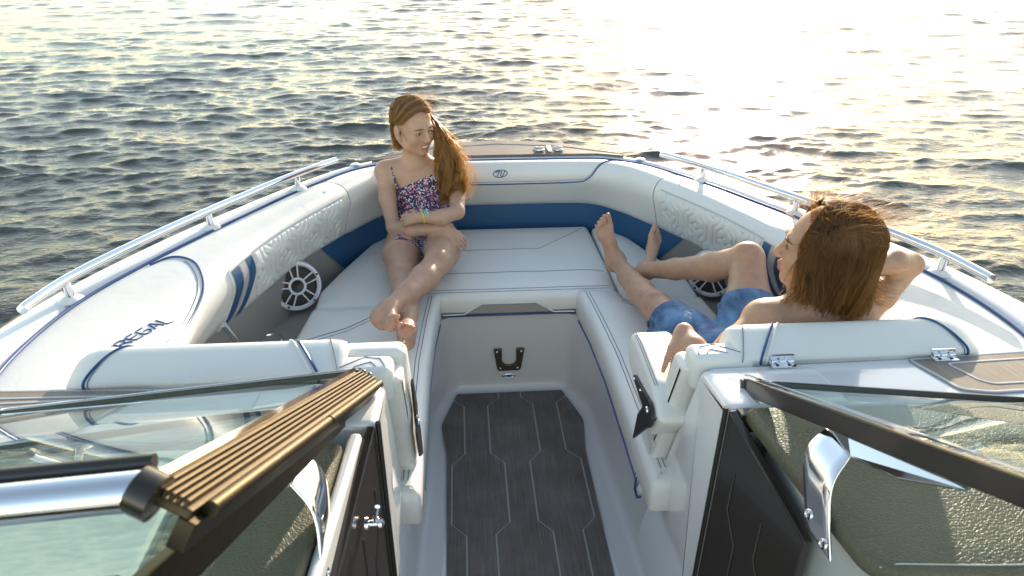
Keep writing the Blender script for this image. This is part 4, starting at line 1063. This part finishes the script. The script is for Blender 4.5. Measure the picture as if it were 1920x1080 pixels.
# skin: warm, with subsurface light and faint mottling, lips and cheeks tinted by an attribute
def skin(name, col, lip):
    m = mat(name, col, .46, spec=.35, sss=.25, bump=(700, .12, .0006, 'noise')); n = m.node_tree; b = P(m)
    at = n.nodes.new('ShaderNodeAttribute'); at.attribute_name = 'tint'; mx = n.nodes.new('ShaderNodeMix'); mx.data_type = 'RGBA'
    t = n.nodes.new('ShaderNodeTexNoise'); t.inputs['Scale'].default_value = 38; t.inputs['Detail'].default_value = 5
    cr_ = n.nodes.new('ShaderNodeValToRGB'); cr_.color_ramp.elements[0].position = .3; cr_.color_ramp.elements[1].position = .7
    cr_.color_ramp.elements[0].color = lin([c*.90 for c in col]); cr_.color_ramp.elements[1].color = lin([min(1, c*1.07) for c in col])
    tc = n.nodes.new('ShaderNodeTexCoord'); n.links.new(tc.outputs['Object'], t.inputs[0]); n.links.new(t.outputs['Fac'], cr_.inputs[0])
    n.links.new(at.outputs['Fac'], mx.inputs[0]); n.links.new(cr_.outputs[0], mx.inputs[6]); mx.inputs[7].default_value = lin(lip); n.links.new(mx.outputs[2], b.inputs['Base Color'])
    return m
SKING = skin('fair_tanned_skin', (.47, .285, .20), (.40, .08, .07)); SKINB = skin('tanned_skin', (.45, .265, .175), (.36, .10, .08))
def hairmat(name, a, b_, trans):
    m = bpy.data.materials.new(name); m.use_nodes = True; n = m.node_tree; p = n.nodes['Principled BSDF']; o = n.nodes['Material Output']
    at = n.nodes.new('ShaderNodeAttribute'); at.attribute_name = 'strand'; cr_ = n.nodes.new('ShaderNodeValToRGB'); cr_.color_ramp.elements[0].color = lin(a); cr_.color_ramp.elements[1].color = lin(b_)
    n.links.new(at.outputs['Fac'], cr_.inputs[0]); n.links.new(cr_.outputs[0], p.inputs['Base Color']); p.inputs['Roughness'].default_value = .38; p.inputs['Specular IOR Level'].default_value = .5
    tr = n.nodes.new('ShaderNodeBsdfTranslucent'); tr.inputs[0].default_value = lin(trans); mx = n.nodes.new('ShaderNodeMixShader'); mx.inputs[0].default_value = .6
    n.links.new(p.outputs[0], mx.inputs[1]); n.links.new(tr.outputs[0], mx.inputs[2]); n.links.new(mx.outputs[0], o.inputs['Surface']); return m
HAIRG = hairmat('light_brown_hair', (.085, .052, .026), (.50, .33, .17), (1.0, .72, .32)); HAIRB = hairmat('dark_brown_hair', (.022, .015, .009), (.19, .125, .068), (1.0, .70, .36))
def strands(name, paths, r, m, parent, seg=3):
    """many hairs as thin tapering tubes in one mesh, numpy built"""
    vs = []; fs = []; at = []; o = 0
    for pts, shade, rk in paths:
        pts = np.array(pts); n = len(pts); T = np.gradient(pts, axis=0); T /= np.linalg.norm(T, axis=1)[:, None]+1e-9
        a = np.cross(T, [.3, .5, .8]); a /= np.linalg.norm(a, axis=1)[:, None]+1e-9; b = np.cross(T, a)
        rr = r*rk*np.linspace(1, .35, n)[:, None]
        for k in range(seg):
            g = 2*math.pi*k/seg; vs.append(pts+a*rr*math.cos(g)+b*rr*math.sin(g))
        i = np.arange(n-1)
        for k in range(seg):
            k2 = (k+1) % seg; fs.append(np.stack([o+k*n+i, o+k2*n+i, o+k2*n+i+1, o+k*n+i+1], 1))
        at.append(np.full(n*seg, shade)); o += n*seg
    V_ = np.concatenate(vs); F = np.concatenate(fs); ob = np_mesh(name, V_, F, m, parent)
    a = ob.data.attributes.new('strand', 'FLOAT', 'POINT'); a.data.foreach_set('value', np.concatenate(at).astype(np.float32)); return ob
def cspline(P_, n=5):
    q = spline([tuple(p) for p in P_], n); return np.array([tuple(p) for p in q])
def tint(o, blobs):
    n = len(o.data.vertices); co = np.empty(n*3, np.float32); o.data.vertices.foreach_get('co', co); co = co.reshape(-1, 3); t = np.zeros(n, np.float32)
    for c, r, a, M in blobs:
        q = (co-np.array(c))@M; d = np.sqrt(((q/np.array(r))**2).sum(1)); t = np.maximum(t, a*np.clip(1.6-d*1.3, 0, 1))
    at = o.data.attributes.new('tint', 'FLOAT', 'POINT'); at.data.foreach_set('value', t)
def cloth_from(S, h, cut, off, name, m, parent):
    """a garment: the body's own surface pushed out by off, kept where cut(X,Y,Z) < 0"""
    D, lo, h = S.evaluate(h); n = D.shape; X, Y, Z = np.meshgrid(*[lo[c]+np.arange(n[c])*h for c in range(3)], indexing='ij', sparse=True)
    K = cut(X, Y, Z); E = np.maximum(D-off, K).astype(np.float32); V_, F = surface_nets(E, lo, h); return np_mesh(name, smooth_v(V_, F, 2), F, m, parent)

# ---------------------------------------------------------------- the girl
def build_girl():
    g = empty('person', (0, 0, 0)); tag(g, 'girl with long light brown hair and patterned swimsuit sitting in the bow corner', 'person', 'people lounging in the bow')
    S = SDF()
    pel, wai, che, nek = (-.345, 2.735, .565), (-.350, 2.79, .665), (-.355, 2.815, .765), (-.362, 2.812, .868)
    M = np.eye(3)
    S.el(pel, (.112, .090, .085), M, .03); S.el((-.347, 2.765, .615), (.098, .074, .08), M, .05); S.el(wai, (.098, .068, .08), M, .05); S.el(che, (.112, .074, .095), M, .05)
    S.el((-.357, 2.815, .825), (.115, .055, .045), M, .04)
    shR, shL = (-.492, 2.800, .832), (-.218, 2.790, .812)
    S.rc(nek, shR, .036, .036, .04); S.rc(nek, shL, .036, .036, .04)
    S.rc(che, shR, .05, .034, .05); S.rc(che, shL, .05, .034, .05)
    # collar bones
    S.rc((-.375, 2.768, .852), (-.47, 2.785, .850), .008, .008, .014); S.rc((-.345, 2.768, .850), (-.25, 2.775, .835), .008, .008, .014)
    eR, eL = (-.462, 2.655, .640), (-.196, 2.600, .722)
    S.chain([shR, (-.487, 2.735, .735), eR], [.037, .035, .028]); S.chain([shL, (-.193, 2.70, .765), eL], [.036, .034, .029])
    wR, wL = (-.248, 2.558, .668), (-.345, 2.545, .724)
    S.chain([eR, (-.385, 2.590, .652), wR], [.029, .030, .020]); S.chain([eL, (-.255, 2.552, .718), wL], [.029, .031, .019])
    hand(S, wR, (.066, -.045, -.034), (.1, .5, -1), -1, .128, .55, rr=.95)           # rests over the left thigh
    hand(S, wL, (-.075, .028, -.022), (-.25, .55, -.5), -1, .128, .85, rr=.95)            # holds the right elbow
    # legs
    hR, hL = (-.425, 2.72, .550), (-.272, 2.72, .552); kR, kL = (-.412, 2.375, .560), (-.272, 2.375, .608)
    S.chain([hR, (-.430, 2.56, .552), kR], [.079, .075, .050], .015); S.chain([hL, (-.264, 2.56, .570), kL], [.079, .075, .051], .015)
    S.sp((kR[0], kR[1]-.012, kR[2]+.008), .040, .02); S.sp((kL[0], kL[1]-.014, kL[2]+.006), .040, .02)
    aR, aL = (-.372, 1.985, .545), (-.432, 2.035, .600)
    S.chain([kR, (-.392, 2.24, .543), (-.380, 2.10, .540), aR], [.047, .049, .036, .027], .02)
    S.chain([kL, (-.322, 2.26, .596), (-.38, 2.14, .598), aL], [.048, .051, .039, .028], .02)
    foot(S, aR, (-.374, 1.935, .502), (-.358, 1.828, .655), (-1, 0, 0)); foot(S, aL, (-.478, 2.000, .572), (-.392, 1.858, .652), (.3, .3, .9))
    S.chain([aR, (-.374, 1.945, .520)], [.026, .028], .02); S.chain([aL, (-.465, 2.005, .588)], [.027, .030], .02)
    hc = (-.362, 2.782, 1.028)
    w_, (r, f, up, Mh) = head_prims(S, hc, (.60, -.79, -.10), (-.10, .04, 1), 1.0, (nek[0], nek[1]-.006, nek[2]+.012))
    D, lo, h = S.evaluate(.0031); V_, F = surface_nets(D, lo, h); V_ = smooth_v(V_, F, 2, .5)
    body = np_mesh('body', V_, F, SKING, g)
    tint(body, [(w_(0, .084, -.055), (.024, .016, .006), .9, Mh), (w_(0, .080, -.073), (.022, .016, .007), .9, Mh)]
         +[(w_(q*.036, .07, -.034), (.02, .02, .018), .22, Mh) for q in (-1, 1)]+[(w_(0, .105, -.034), (.012, .012, .01), .2, Mh)]
         +[((-.36, 1.84, .63), (.03, .03, .04), .25, np.eye(3)), ((-.40, 1.87, .64), (.03, .03, .03), .25, np.eye(3)), ((-.48, 1.99, .56), (.03, .03, .03), .22, np.eye(3)), ((eL[0], eL[1], eL[2]), (.03, .03, .03), .22, np.eye(3))]
         +[((kL[0], kL[1]-.04, kL[2]+.03), (.03, .03, .03), .25, np.eye(3)), ((kR[0], kR[1]-.04, kR[2]+.03), (.03, .03, .03), .2, np.eye(3))])
    face(w_, Mh, body, 1.0, True)
    # swimsuit: one shoulder neckline with a thin strap
    def cut(X, Y, Z):
        top = Z-(.845+.42*(X+.27))                       # slants up towards her left shoulder
        top = np.where(X > -.27, Z-.848, top)
        side = np.maximum(X+.232, -(X+.462)); side = np.where(Z > .80, side, np.maximum(X+.21, -(X+.49)))
        leg = (.548+.50*np.abs(X+.345)-.0)-Z-np.clip((Y-2.70)*1.5, -1, .6)*0
        legc = (.500+1.25*np.abs(X+.347))-Z
        lower = np.where(Y < 2.74, legc, .50-Z)
        arm = 2.545-Y
        return np.maximum(np.maximum(np.maximum(top, side), lower), arm)
    T = SDF(); T.p = [p for p in S.p]
    T.p = []
    T.el(pel, (.112, .090, .085), M, .03); T.el((-.347, 2.765, .615), (.098, .074, .08), M, .05); T.el(wai, (.098, .068, .08), M, .05); T.el(che, (.112, .074, .095), M, .05); T.el((-.357, 2.815, .825), (.115, .055, .045), M, .04)
    T.rc(nek, shL, .036, .036, .04); T.rc(che, shL, .05, .034, .05); T.rc(che, shR, .05, .034, .05)
    T.rc(hR, (-.430, 2.56, .552), .079, .075, .015); T.rc(hL, (-.264, 2.56, .570), .079, .075, .015); T.rc((-.347, 2.66, .565), (-.347, 2.60, .548), .045, .030, .03)
    suit = mat('floral_swim_fabric', (.02, .02, .06), .6, sheen=.2); n = suit.node_tree; b = P(suit)
    tc = n.nodes.new('ShaderNodeTexCoord'); v1 = n.nodes.new('ShaderNodeTexVoronoi'); v1.inputs['Scale'].default_value = 190; nz = n.nodes.new('ShaderNodeTexNoise'); nz.inputs['Scale'].default_value = 22; nz.inputs['Detail'].default_value = 1
    cr1 = n.nodes.new('ShaderNodeValToRGB'); cr1.color_ramp.interpolation = 'CONSTANT'; e = cr1.color_ramp.elements
    e[0].position = 0; e[0].color = lin((.012, .012, .05)); e[1].position = .46; e[1].color = lin((.55, .55, .62))
    for pos, c in ((.56, (.50, .07, .13)), (.67, (.015, .015, .06)), (.76, (.60, .22, .28)), (.86, (.10, .12, .30)), (.93, (.7, .7, .72))): q = e.new(pos); q.color = lin(c)
    sep = n.nodes.new('ShaderNodeSeparateColor'); n.links.new(tc.outputs['Object'], v1.inputs['Vector']); n.links.new(v1.outputs['Color'], sep.inputs[0]); n.links.new(sep.outputs[0], cr1.inputs[0]); n.links.new(cr1.outputs[0], b.inputs['Base Color'])
    sw = cloth_from(T, .0032, cut, .0045, 'swimsuit', suit, g)
    tube_p = lambda nm, pts, r_, mt, par, seg=8, flat=1: link(nm, _tm(pts, r_, seg, flat), mt, par)
    def _tm(pts, r_, seg, flat):
        vs, fs = tube_g(pts, r_, seg, True, flat); me = bpy.data.meshes.new('x'); me.from_pydata([tuple(v) for v in vs], [], [tuple(q) for q in fs]); return me
    tube_p('shoulder_strap', [tuple(p) for p in cspline([(-.440, 2.748, .772), (-.452, 2.750, .815), (-.462, 2.762, .855), (-.463, 2.795, .872), (-.455, 2.83, .86), (-.44, 2.86, .82)], 5)], .0052, suit, sw)
    # bracelets on the left wrist
    for k, (c, col) in enumerate((((.0), (.75, .50, .02)), ((.010), (.16, .50, .55)), ((.020), (.35, .55, .55)))):
        a = np.array(wL)+nrm(np.array(eL)-np.array(wL))*(.012+c); ax = nrm(np.array(eL)-np.array(wL)); u = nrm(np.cross(ax, [0, 0, 1])); v = np.cross(ax, u)
        pts = [tuple(a+(u*math.cos(t)+v*math.sin(t))*(.0245+.001*k)+ax*.003*math.sin(t)) for t in np.linspace(0, 2*math.pi, 22)]
        tube_p('bracelet', pts, .0030, mat('bracelet_cord_%s' % ('yellow', 'teal', 'silver')[k], col, .5), g)['label'] = ('yellow', 'teal', 'pale')[k]+' cord bracelet'
    # hair
    rs = random.Random(11); paths = []
    def scalp(x, y, z, k=1.0):      # direction in head axes -> point just over the skull
        d = np.array([x, y, z], float); d /= np.linalg.norm(d); q = np.array([.076, .096, .082])*k; rr = 1/np.sqrt(((d/q)**2).sum()); return w_(*(np.array([0, -.014, .030])+d*rr))
    G = np.random.RandomState(3)
    W = lambda dx, dy, dz: np.array([dx, dy, dz])
    # right side (image left): from the part, over the temple, behind the ear, down to the nape
    for i in range(1500):
        ph_ = R(-105+162*G.rand()); s_, c_ = math.sin(ph_), math.cos(ph_); lay = 1.0+.07*G.rand(); b_ = (1-s_)/2; f_ = max(0, s_); lk = math.sin(ph_*17)*.5+.5
        lay += .02*lk
        p = [scalp(-.20, s_, c_, lay), scalp(.36, .95*s_, .93*c_-.06*f_, lay+.02), scalp(.86, .55*s_-.0, .46*c_+.06-.40*f_, lay+.02), scalp(1.0, .16*f_-.05-.42*b_, -.06, lay+.02), scalp(1.02, -.24-.40*b_, -.13, lay+.05), scalp(.98, -.46-.40*b_, -.45, lay+.02)]
        e = p[-1]+W(.010+.010*G.randn()*.6, .010+.010*G.rand(), -.045-.02*G.rand()); p += [e]
        if G.rand() < .7: p += [e+W(.012+.01*G.randn(), .004+.01*G.randn(), -.03-.02*G.rand())]
        paths.append((cspline(p, 4), min(1, max(0, .25+.45*lk+.45*(G.rand()-.5))), .7+.9*G.rand()))
    # left side: falls forward over her left shoulder in loose wavy locks
    locks = []
    for k in range(34):
        th = G.rand()*6.28; locks.append((math.sqrt(G.rand())*math.cos(th), math.sqrt(G.rand())*math.sin(th), G.rand()*6.28, .010+.014*G.rand(), .66+.5*G.rand(), R(-100+150*G.rand()), G.rand()))
    ctr = [(-.262, 2.775, 1.000), (-.246, 2.755, .965), (-.238, 2.738, .930), (-.230, 2.722, .895), (-.222, 2.708, .860), (-.216, 2.700, .825), (-.214, 2.690, .790), (-.222, 2.685, .758), (-.232, 2.683, .735)]
    wid = [.022, .034, .046, .056, .062, .062, .054, .040, .026]
    for i in range(2500):
        lx, ly, lph, lam_, ll, ph_, lsh = locks[i % 34]; ph_ += R(10)*G.randn(); s_, c_ = math.sin(ph_), math.cos(ph_); lay = 1.0+.07*G.rand()
        p = [scalp(-.14, s_, c_, lay), scalp(-.50, .88*s_, .88*c_, lay+.03), scalp(-.92, .36*s_-.02, .42, lay+.10), scalp(-1.0, -.04, -.02, lay+.20)]
        n_ = max(4, int(round(len(ctr)*min(1, ll*(.85+.2*G.rand()))))); jx_, jy_ = G.randn()*.11, G.randn()*.11; fz = 1+4*(G.rand() < .08)
        for k, (c, wd) in enumerate(zip(ctr[:n_], wid)):
            w1 = lam_*math.sin(lph+k*1.15)*(.5+.13*k); w2 = lam_*math.cos(lph+k*1.15)*(.4+.10*k)
            p.append(np.array(c)+W((lx*(.8)+(abs(jx_)*fz if fz > 1 else jx_))*wd+w1, (ly*.8+jy_*fz)*wd*.8+w2, .004*G.randn()))
        paths.append((cspline(p, 3), min(1, max(0, .15+.55*lsh+.5*(G.rand()-.5))), .7+.9*G.rand()))
    # flyaways that catch the sun
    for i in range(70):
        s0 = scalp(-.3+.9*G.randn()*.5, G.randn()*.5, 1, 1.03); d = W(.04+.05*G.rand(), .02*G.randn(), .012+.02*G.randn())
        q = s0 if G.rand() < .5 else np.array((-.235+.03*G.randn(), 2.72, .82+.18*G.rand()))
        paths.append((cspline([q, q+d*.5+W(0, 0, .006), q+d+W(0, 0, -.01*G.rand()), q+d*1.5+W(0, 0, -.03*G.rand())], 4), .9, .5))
    H = SDF()      # the mass under the strands, so that no scalp shows
    H.el(w_(0, -.020, .036), (.0745, .092, .0795), Mh, .01); H.el(w_(.02, -.055, -.02), (.052, .045, .055), Mh, .02); H.el(w_(0, .085, -.020), (.080, .072, .098), Mh, .01, -1)
    Dh, lo, h = H.evaluate(.0035); V2, F2 = surface_nets(Dh, lo, h)
    V2 = smooth_v(V2, F2, 1)
    hm = np_mesh('hair_underlayer', V2, F2, HAIRG, g)
    strands('hair', paths, .0011, HAIRG, g)
    vs, fs = disc_stack(w_(.078, -.002, -.038), r, [(.0025, 0), (.002, .002)], 10); me = bpy.data.meshes.new('earring'); me.from_pydata([tuple(v) for v in vs], [], fs); _link('earring', me, CHROME, g)
    return g
EYEW = mat('eye_white', (.62, .60, .57), .25); IRIS = mat('dark_iris', (.035, .022, .014), .15); LASH = mat('lash_brow_hair', (.05, .028, .016), .7); TOOTH = mat('tooth_enamel', (.72, .70, .64), .2); MOUTH = mat('mouth_inside', (.10, .02, .02), .5)
def face(w_, M, body, s, smile):
    X = lambda *a: tuple(w_(*a))
    def put(nm, vs, fs, m):
        me = bpy.data.meshes.new(nm); me.from_pydata([tuple(v) for v in vs], [], [tuple(f) for f in fs]); return _link(nm, me, m, body)
    for q in (-1, 1):
        # almond eye opening with iris, upper lash line and brow
        rows = []
        for i in range(9):
            u = -1+i/4; hh = (1-u*u)*(.0028 if smile else .0044)
            rows.append([X(q*(.030+.0125*u), .0850-.0035*u*q*q*1-.0028*u*u-.0005, -.004+v*hh+.001*u) for v in (-1, -.3, .3, 1)])
        put('eye', *grid(rows), EYEW)
        vs, fs = disc_stack(w_(q*.0300, .0852, -.0035), w_(0, 1, 0)-w_(0, 0, 0), [(.0042*s, 0), (.0040*s, .0012*s), (.0001, .0018*s)], 16); put('iris', vs, fs, IRIS)
        vs, fs = tube_g([X(q*(.030+.0145*u), .0862-.004*u*u-.001, -.0035+(1-u*u)*.0045+.0012*u) for u in np.linspace(-1, 1.05, 9)], [.0007*s]+[.0013*s]*7+[.0006*s], 6); put('eyelashes', vs, fs, LASH)
        vs, fs = tube_g([X(q*(.030+.0145*u), .0850-.004*u*u-.001, -.0045-(1-u*u)*.0036+.001*u) for u in np.linspace(-1, 1.05, 9)], .0005*s, 6); put('lower_lid', vs, fs, LASH)
        vs, fs = tube_g([X(q*(.031+.019*u), .0875-.008*max(0, u)**2-.002*u-(.003 if u > .5 else 0), .0135+.003*(1-u*u)-.0015*u) for u in np.linspace(-1, 1, 9)], [.0012*s, .0026*s, .0030*s, .0030*s, .0027*s, .0024*s, .0020*s, .0014*s, .0008*s], 6, True, .6); put('eyebrow', vs, fs, LASH)
    if smile:
        rows = [[X(.0215*u, .0802-.007*u*u, -.0590-.0005-v*(.0075*(1-u*u)+.0008)+.0022*u*u) for v in (0, .5, 1)] for u in np.linspace(-1, 1, 13)]
        put('mouth_opening', *grid([[X(.0235*u, .0772-.007*u*u, -.0570-v*(.0120*(1-u*u)+.0008)+.0022*u*u) for v in (0, .5, 1)] for u in np.linspace(-1, 1, 13)]), MOUTH)
        put('upper_teeth', *grid(rows), TOOTH)
build_girl()

# ---------------------------------------------------------------- the boy
def build_boy():
    g = empty('person', (0, 0, 0)); tag(g, 'bare chested boy in blue swim shorts leaning back with a hand behind his head', 'person', 'people lounging in the bow')
    S = SDF(); M = np.eye(3)
    pel, wai, che, nek = (.635, 1.72, .555), (.655, 1.615, .635), (.690, 1.520, .735), (.715, 1.475, .868)
    ax = nrm(np.array(nek)-np.array(pel)); sd = nrm(np.cross(ax, (0, 1, 0))); sd = nrm(np.array((1, -.12, .0))); sd = nrm(sd-ax*(sd@ax)); fr = np.cross(sd, ax); MT = toM(sd, fr, ax)
    S.el(pel, (.13, .095, .10), MT, .03); S.el(wai, (.118, .078, .10), MT, .05); S.el(che, (.135, .085, .12), MT, .05); S.el((.708, 1.488, .825), (.13, .062, .05), MT, .04)
    shR, shL = (.592, 1.462, .852), (.838, 1.462, .846)
    for s_ in (shR, shL): S.rc(nek, s_, .040, .040, .045); S.rc(che, s_, .06, .042, .05)
    eR, wR = (.425, 1.375, .775), (.402, 1.500, .802)
    S.chain([shR, (.505, 1.41, .815), eR], [.043, .041, .033]); S.chain([eR, (.41, 1.44, .79), wR], [.033, .032, .023])
    S.sp((wR[0], wR[1], wR[2]), .021, .012)
    hand(S, wR, (-.035, -.085, -.022), (-.15, .1, -1), 1, .165, .30, rr=.92)
    eL, wL = (1.025, 1.565, .950), (.865, 1.490, .980)
    S.chain([shL, (.93, 1.515, .888), eL], [.041, .037, .029]); S.chain([eL, (.95, 1.530, .975), wL], [.029, .031, .022])
    hand(S, wL, (-.08, .01, .01), (0, .9, .1), 1, .165, .5)
    hR, hL = (.575, 1.70, .555), (.700, 1.71, .560); kR, kL = (.492, 2.055, .568), (.768, 1.985, .772)
    S.chain([hR, (.532, 1.88, .568), kR], [.082, .068, .050], .03); S.chain([hL, (.735, 1.85, .67), kL], [.082, .072, .053], .03)
    S.sp((kR[0]-.004, kR[1]-.006, kR[2]+.012), .043, .02); S.sp((kL[0]-.008, kL[1], kL[2]+.012), .044, .02)
    aR, aL = (.444, 2.462, .548), (.535, 2.340, .562)
    S.chain([kR, (.475, 2.18, .552), (.458, 2.33, .546), aR], [.047, .049, .037, .029], .02)
    S.chain([kL, (.695, 2.09, .695), (.61, 2.225, .622), aL], [.050, .050, .038, .030], .02)
    foot(S, aR, (.440, 2.500, .502), (.378, 2.520, .735), (1, 0, .1)); foot(S, aL, (.520, 2.388, .502), (.612, 2.520, .672), (-.55, -.1, .75))
    S.chain([aR, (.441, 2.487, .522)], [.029, .033], .02); S.chain([aL, (.524, 2.375, .522)], [.03, .034], .02)
    hc = (.738, 1.512, 1.030)
    w_, (r, f, up, Mh) = head_prims(S, hc, (-.88, .40, .06), (.10, -.02, 1), 1.06, (nek[0]-.006, nek[1]+.0, nek[2]+.01), smile=False)
    D, lo, h = S.evaluate(.0034); V_, F = surface_nets(D, lo, h); V_ = smooth_v(V_, F, 2, .5)
    body = np_mesh('body', V_, F, SKINB, g)
    tint(body, [(w_(0, .088, -.057), (.020, .014, .006), .8, Mh), (w_(0, .086, -.068), (.018, .014, .006), .8, Mh), (w_(.036, .07, -.034), (.02, .02, .018), .15, Mh), (w_(-.036, .07, -.034), (.02, .02, .018), .15, Mh),
                ((.378, 2.52, .735), (.05, .04, .035), .25, np.eye(3)), ((.61, 2.52, .67), (.04, .04, .04), .2, np.eye(3)), (tuple(wR), (.03, .03, .03), .2, np.eye(3)), (tuple(eL), (.04, .04, .04), .25, np.eye(3)),
                ((kR[0]-.01, kR[1], kR[2]+.045), (.035, .035, .03), .3, np.eye(3)), ((kL[0]-.02, kL[1], kL[2]+.045), (.035, .035, .03), .2, np.eye(3))])
    face(w_, Mh, body, 1.06, False)
    # shorts
    sh = mat('blue_washed_swim_fabric', (.022, .065, .16), .8, sheen=.1, var=(20, (.13, .27, .48), .35, (1, .45, 1)), bump=(30, .8, .012, 'noise'))
    T = SDF(); T.el(pel, (.140, .105, .105), MT, .03); T.el((.645, 1.665, .60), (.13, .092, .06), MT, .03)
    T.chain([hR, (.543, 1.84, .566), (.512, 1.96, .570)], [.094, .086, .074], .03); T.chain([hL, (.722, 1.80, .632), (.738, 1.875, .69)], [.094, .090, .080], .03)
    for k in range(22):
        a = G2.rand(); leg = G2.rand() < .5; A, B = (hR, (.512, 1.95, .570)) if leg else (hL, (.738, 1.87, .69)); c = np.array(A)*(1-a)+np.array(B)*a; th = G2.rand()*6.28; o = np.array((math.cos(th), .0, math.sin(th)))*(.088-.014*a)
        T.rc(c+o, c+o*.97+np.array((np.clip(G2.randn(), -1, 1)*.015, .04, np.clip(G2.randn(), -1, 1)*.01)), .005, .004, .018)
    dR = nrm(np.array((.512, 1.96, .570))-np.array(hR)); dL = nrm(np.array((.738, 1.875, .69))-np.array(hL)); cR = np.array((.512, 1.96, .570)); cL = np.array((.738, 1.872, .688))
    def cut(X, Y, Z):
        a = (X-cR[0])*dR[0]+(Y-cR[1])*dR[1]+(Z-cR[2])*dR[2]; b_ = (X-cL[0])*dL[0]+(Y-cL[1])*dL[1]+(Z-cL[2])*dL[2]
        side = (X-.625)
        return np.maximum(np.where(side < 0, a, b_), (1.625-Y)*1.0)
    so = cloth_from(T, .0036, cut, .0, 'swim_shorts', sh, g)
    me = bpy.data.meshes.new('e'); vs, fs = ellipsoid_g((.430, 1.905, .583), (.004, .010, .014), 12, 8); me.from_pydata([tuple(v) for v in vs], [], fs); _link('shorts_badge', me, mat('dark_badge', (.03, .025, .02), .4), so)
    # hair
    G = np.random.RandomState(8); paths = []
    def scalp(x, y, z, k=1.0):
        d = np.array([x, y, z], float); d /= np.linalg.norm(d); q = np.array([.080, .100, .086])*k; rr = 1/np.sqrt(((d/q)**2).sum()); return w_(*(np.array([0, -.016, .030])+d*rr))
    def tow(v): v = np.array(v, float); return v
    lk = [((G.rand()*2-1)*2.30, G.rand(), G.rand(), G.rand()*6.28, G.rand()) for _ in range(84)]
    for i in range(5600):
        a0, l1, l2, ph, lsh = lk[i % 84]; a = a0+.085*G.randn()
        if i % 5 == 0: a = (G.rand()*2-1)*2.35; l2 = .2; ph = G.rand()*6.28; lay = 1.0+.05*G.rand()+.05*l2
        x, y = math.sin(a), -math.cos(a)
        if y > .72: x, y = math.copysign(.72, x), .70
        top = scalp(.10*math.cos(ph)+.04*G.randn(), .28+.20*math.sin(ph)+.05*G.randn(), 1, lay)
        p = [top, scalp(x*.6, y*.6+.12, .95, lay+.06+.012*math.sin(ph)), scalp(x*.95, y*.95, .35, lay+.10), scalp(x, y-.05, -.15, lay+.12)]
        e = p[-1]; L = .045+.105*l1+.045*G.rand()+(.02 if y < 0 else -.015); out = (p[-1]-np.array(hc)); out[2] = 0; out /= np.linalg.norm(out)+1e-9; sidew = np.array((-out[1], out[0], 0))
        inward = -.034*(1 if y < 0.2 else .2); cv = .020*math.sin(ph*3)*l1+.005*G.randn()
        e1 = e+np.array((0, 0, -L*.5))+out*(inward*.25+.006*l2)+sidew*cv*.5; e2 = e+np.array((0, 0, -L))+out*(inward+.034*l2*l2+.006*G.randn())+sidew*cv*1.6
        wv = .011*(.4+l1); p[2] = p[2]+sidew*wv*math.sin(ph*2)*.6; p[3] = p[3]+sidew*wv*math.sin(ph*2+1.8); e1 = e1-sidew*wv*math.sin(ph*2+.6)
        if y < -.1:
            for q in (e1, e2): q[1] = max(q[1], 1.395)
        paths.append((cspline(p+[e1, e2], 4), min(1, max(0, .06+.75*lsh*lsh+.45*(G.rand()-.4))), .6+.9*G.rand()))
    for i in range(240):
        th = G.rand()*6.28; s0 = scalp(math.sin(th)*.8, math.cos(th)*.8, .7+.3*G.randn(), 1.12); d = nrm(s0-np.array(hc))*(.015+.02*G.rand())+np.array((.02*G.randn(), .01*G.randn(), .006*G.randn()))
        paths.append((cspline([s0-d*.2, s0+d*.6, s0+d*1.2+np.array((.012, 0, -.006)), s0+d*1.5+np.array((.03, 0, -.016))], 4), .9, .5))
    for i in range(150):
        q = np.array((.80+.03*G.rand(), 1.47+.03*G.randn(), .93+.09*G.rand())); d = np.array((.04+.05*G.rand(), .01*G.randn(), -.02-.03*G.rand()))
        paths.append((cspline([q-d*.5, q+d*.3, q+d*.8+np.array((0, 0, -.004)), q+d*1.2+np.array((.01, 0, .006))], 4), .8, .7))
    H = SDF(); H.el(w_(0, -.022, .034), (.081, .098, .084), Mh, .01); H.el(w_(.0, -.055, -.045), (.070, .052, .085), Mh, .02); H.el(w_(0, .092, -.022), (.086, .080, .106), Mh, .01, -1)
    Dh, lo, h = H.evaluate(.0035); V2, F2 = surface_nets(Dh, lo, h); np_mesh('hair_underlayer', smooth_v(V2, F2, 1), F2, HAIRB, g)
    strands('hair', paths, .0011, HAIRB, g)
    return g
G2 = np.random.RandomState(2)
build_boy()
SC.cycles.use_denoising = True
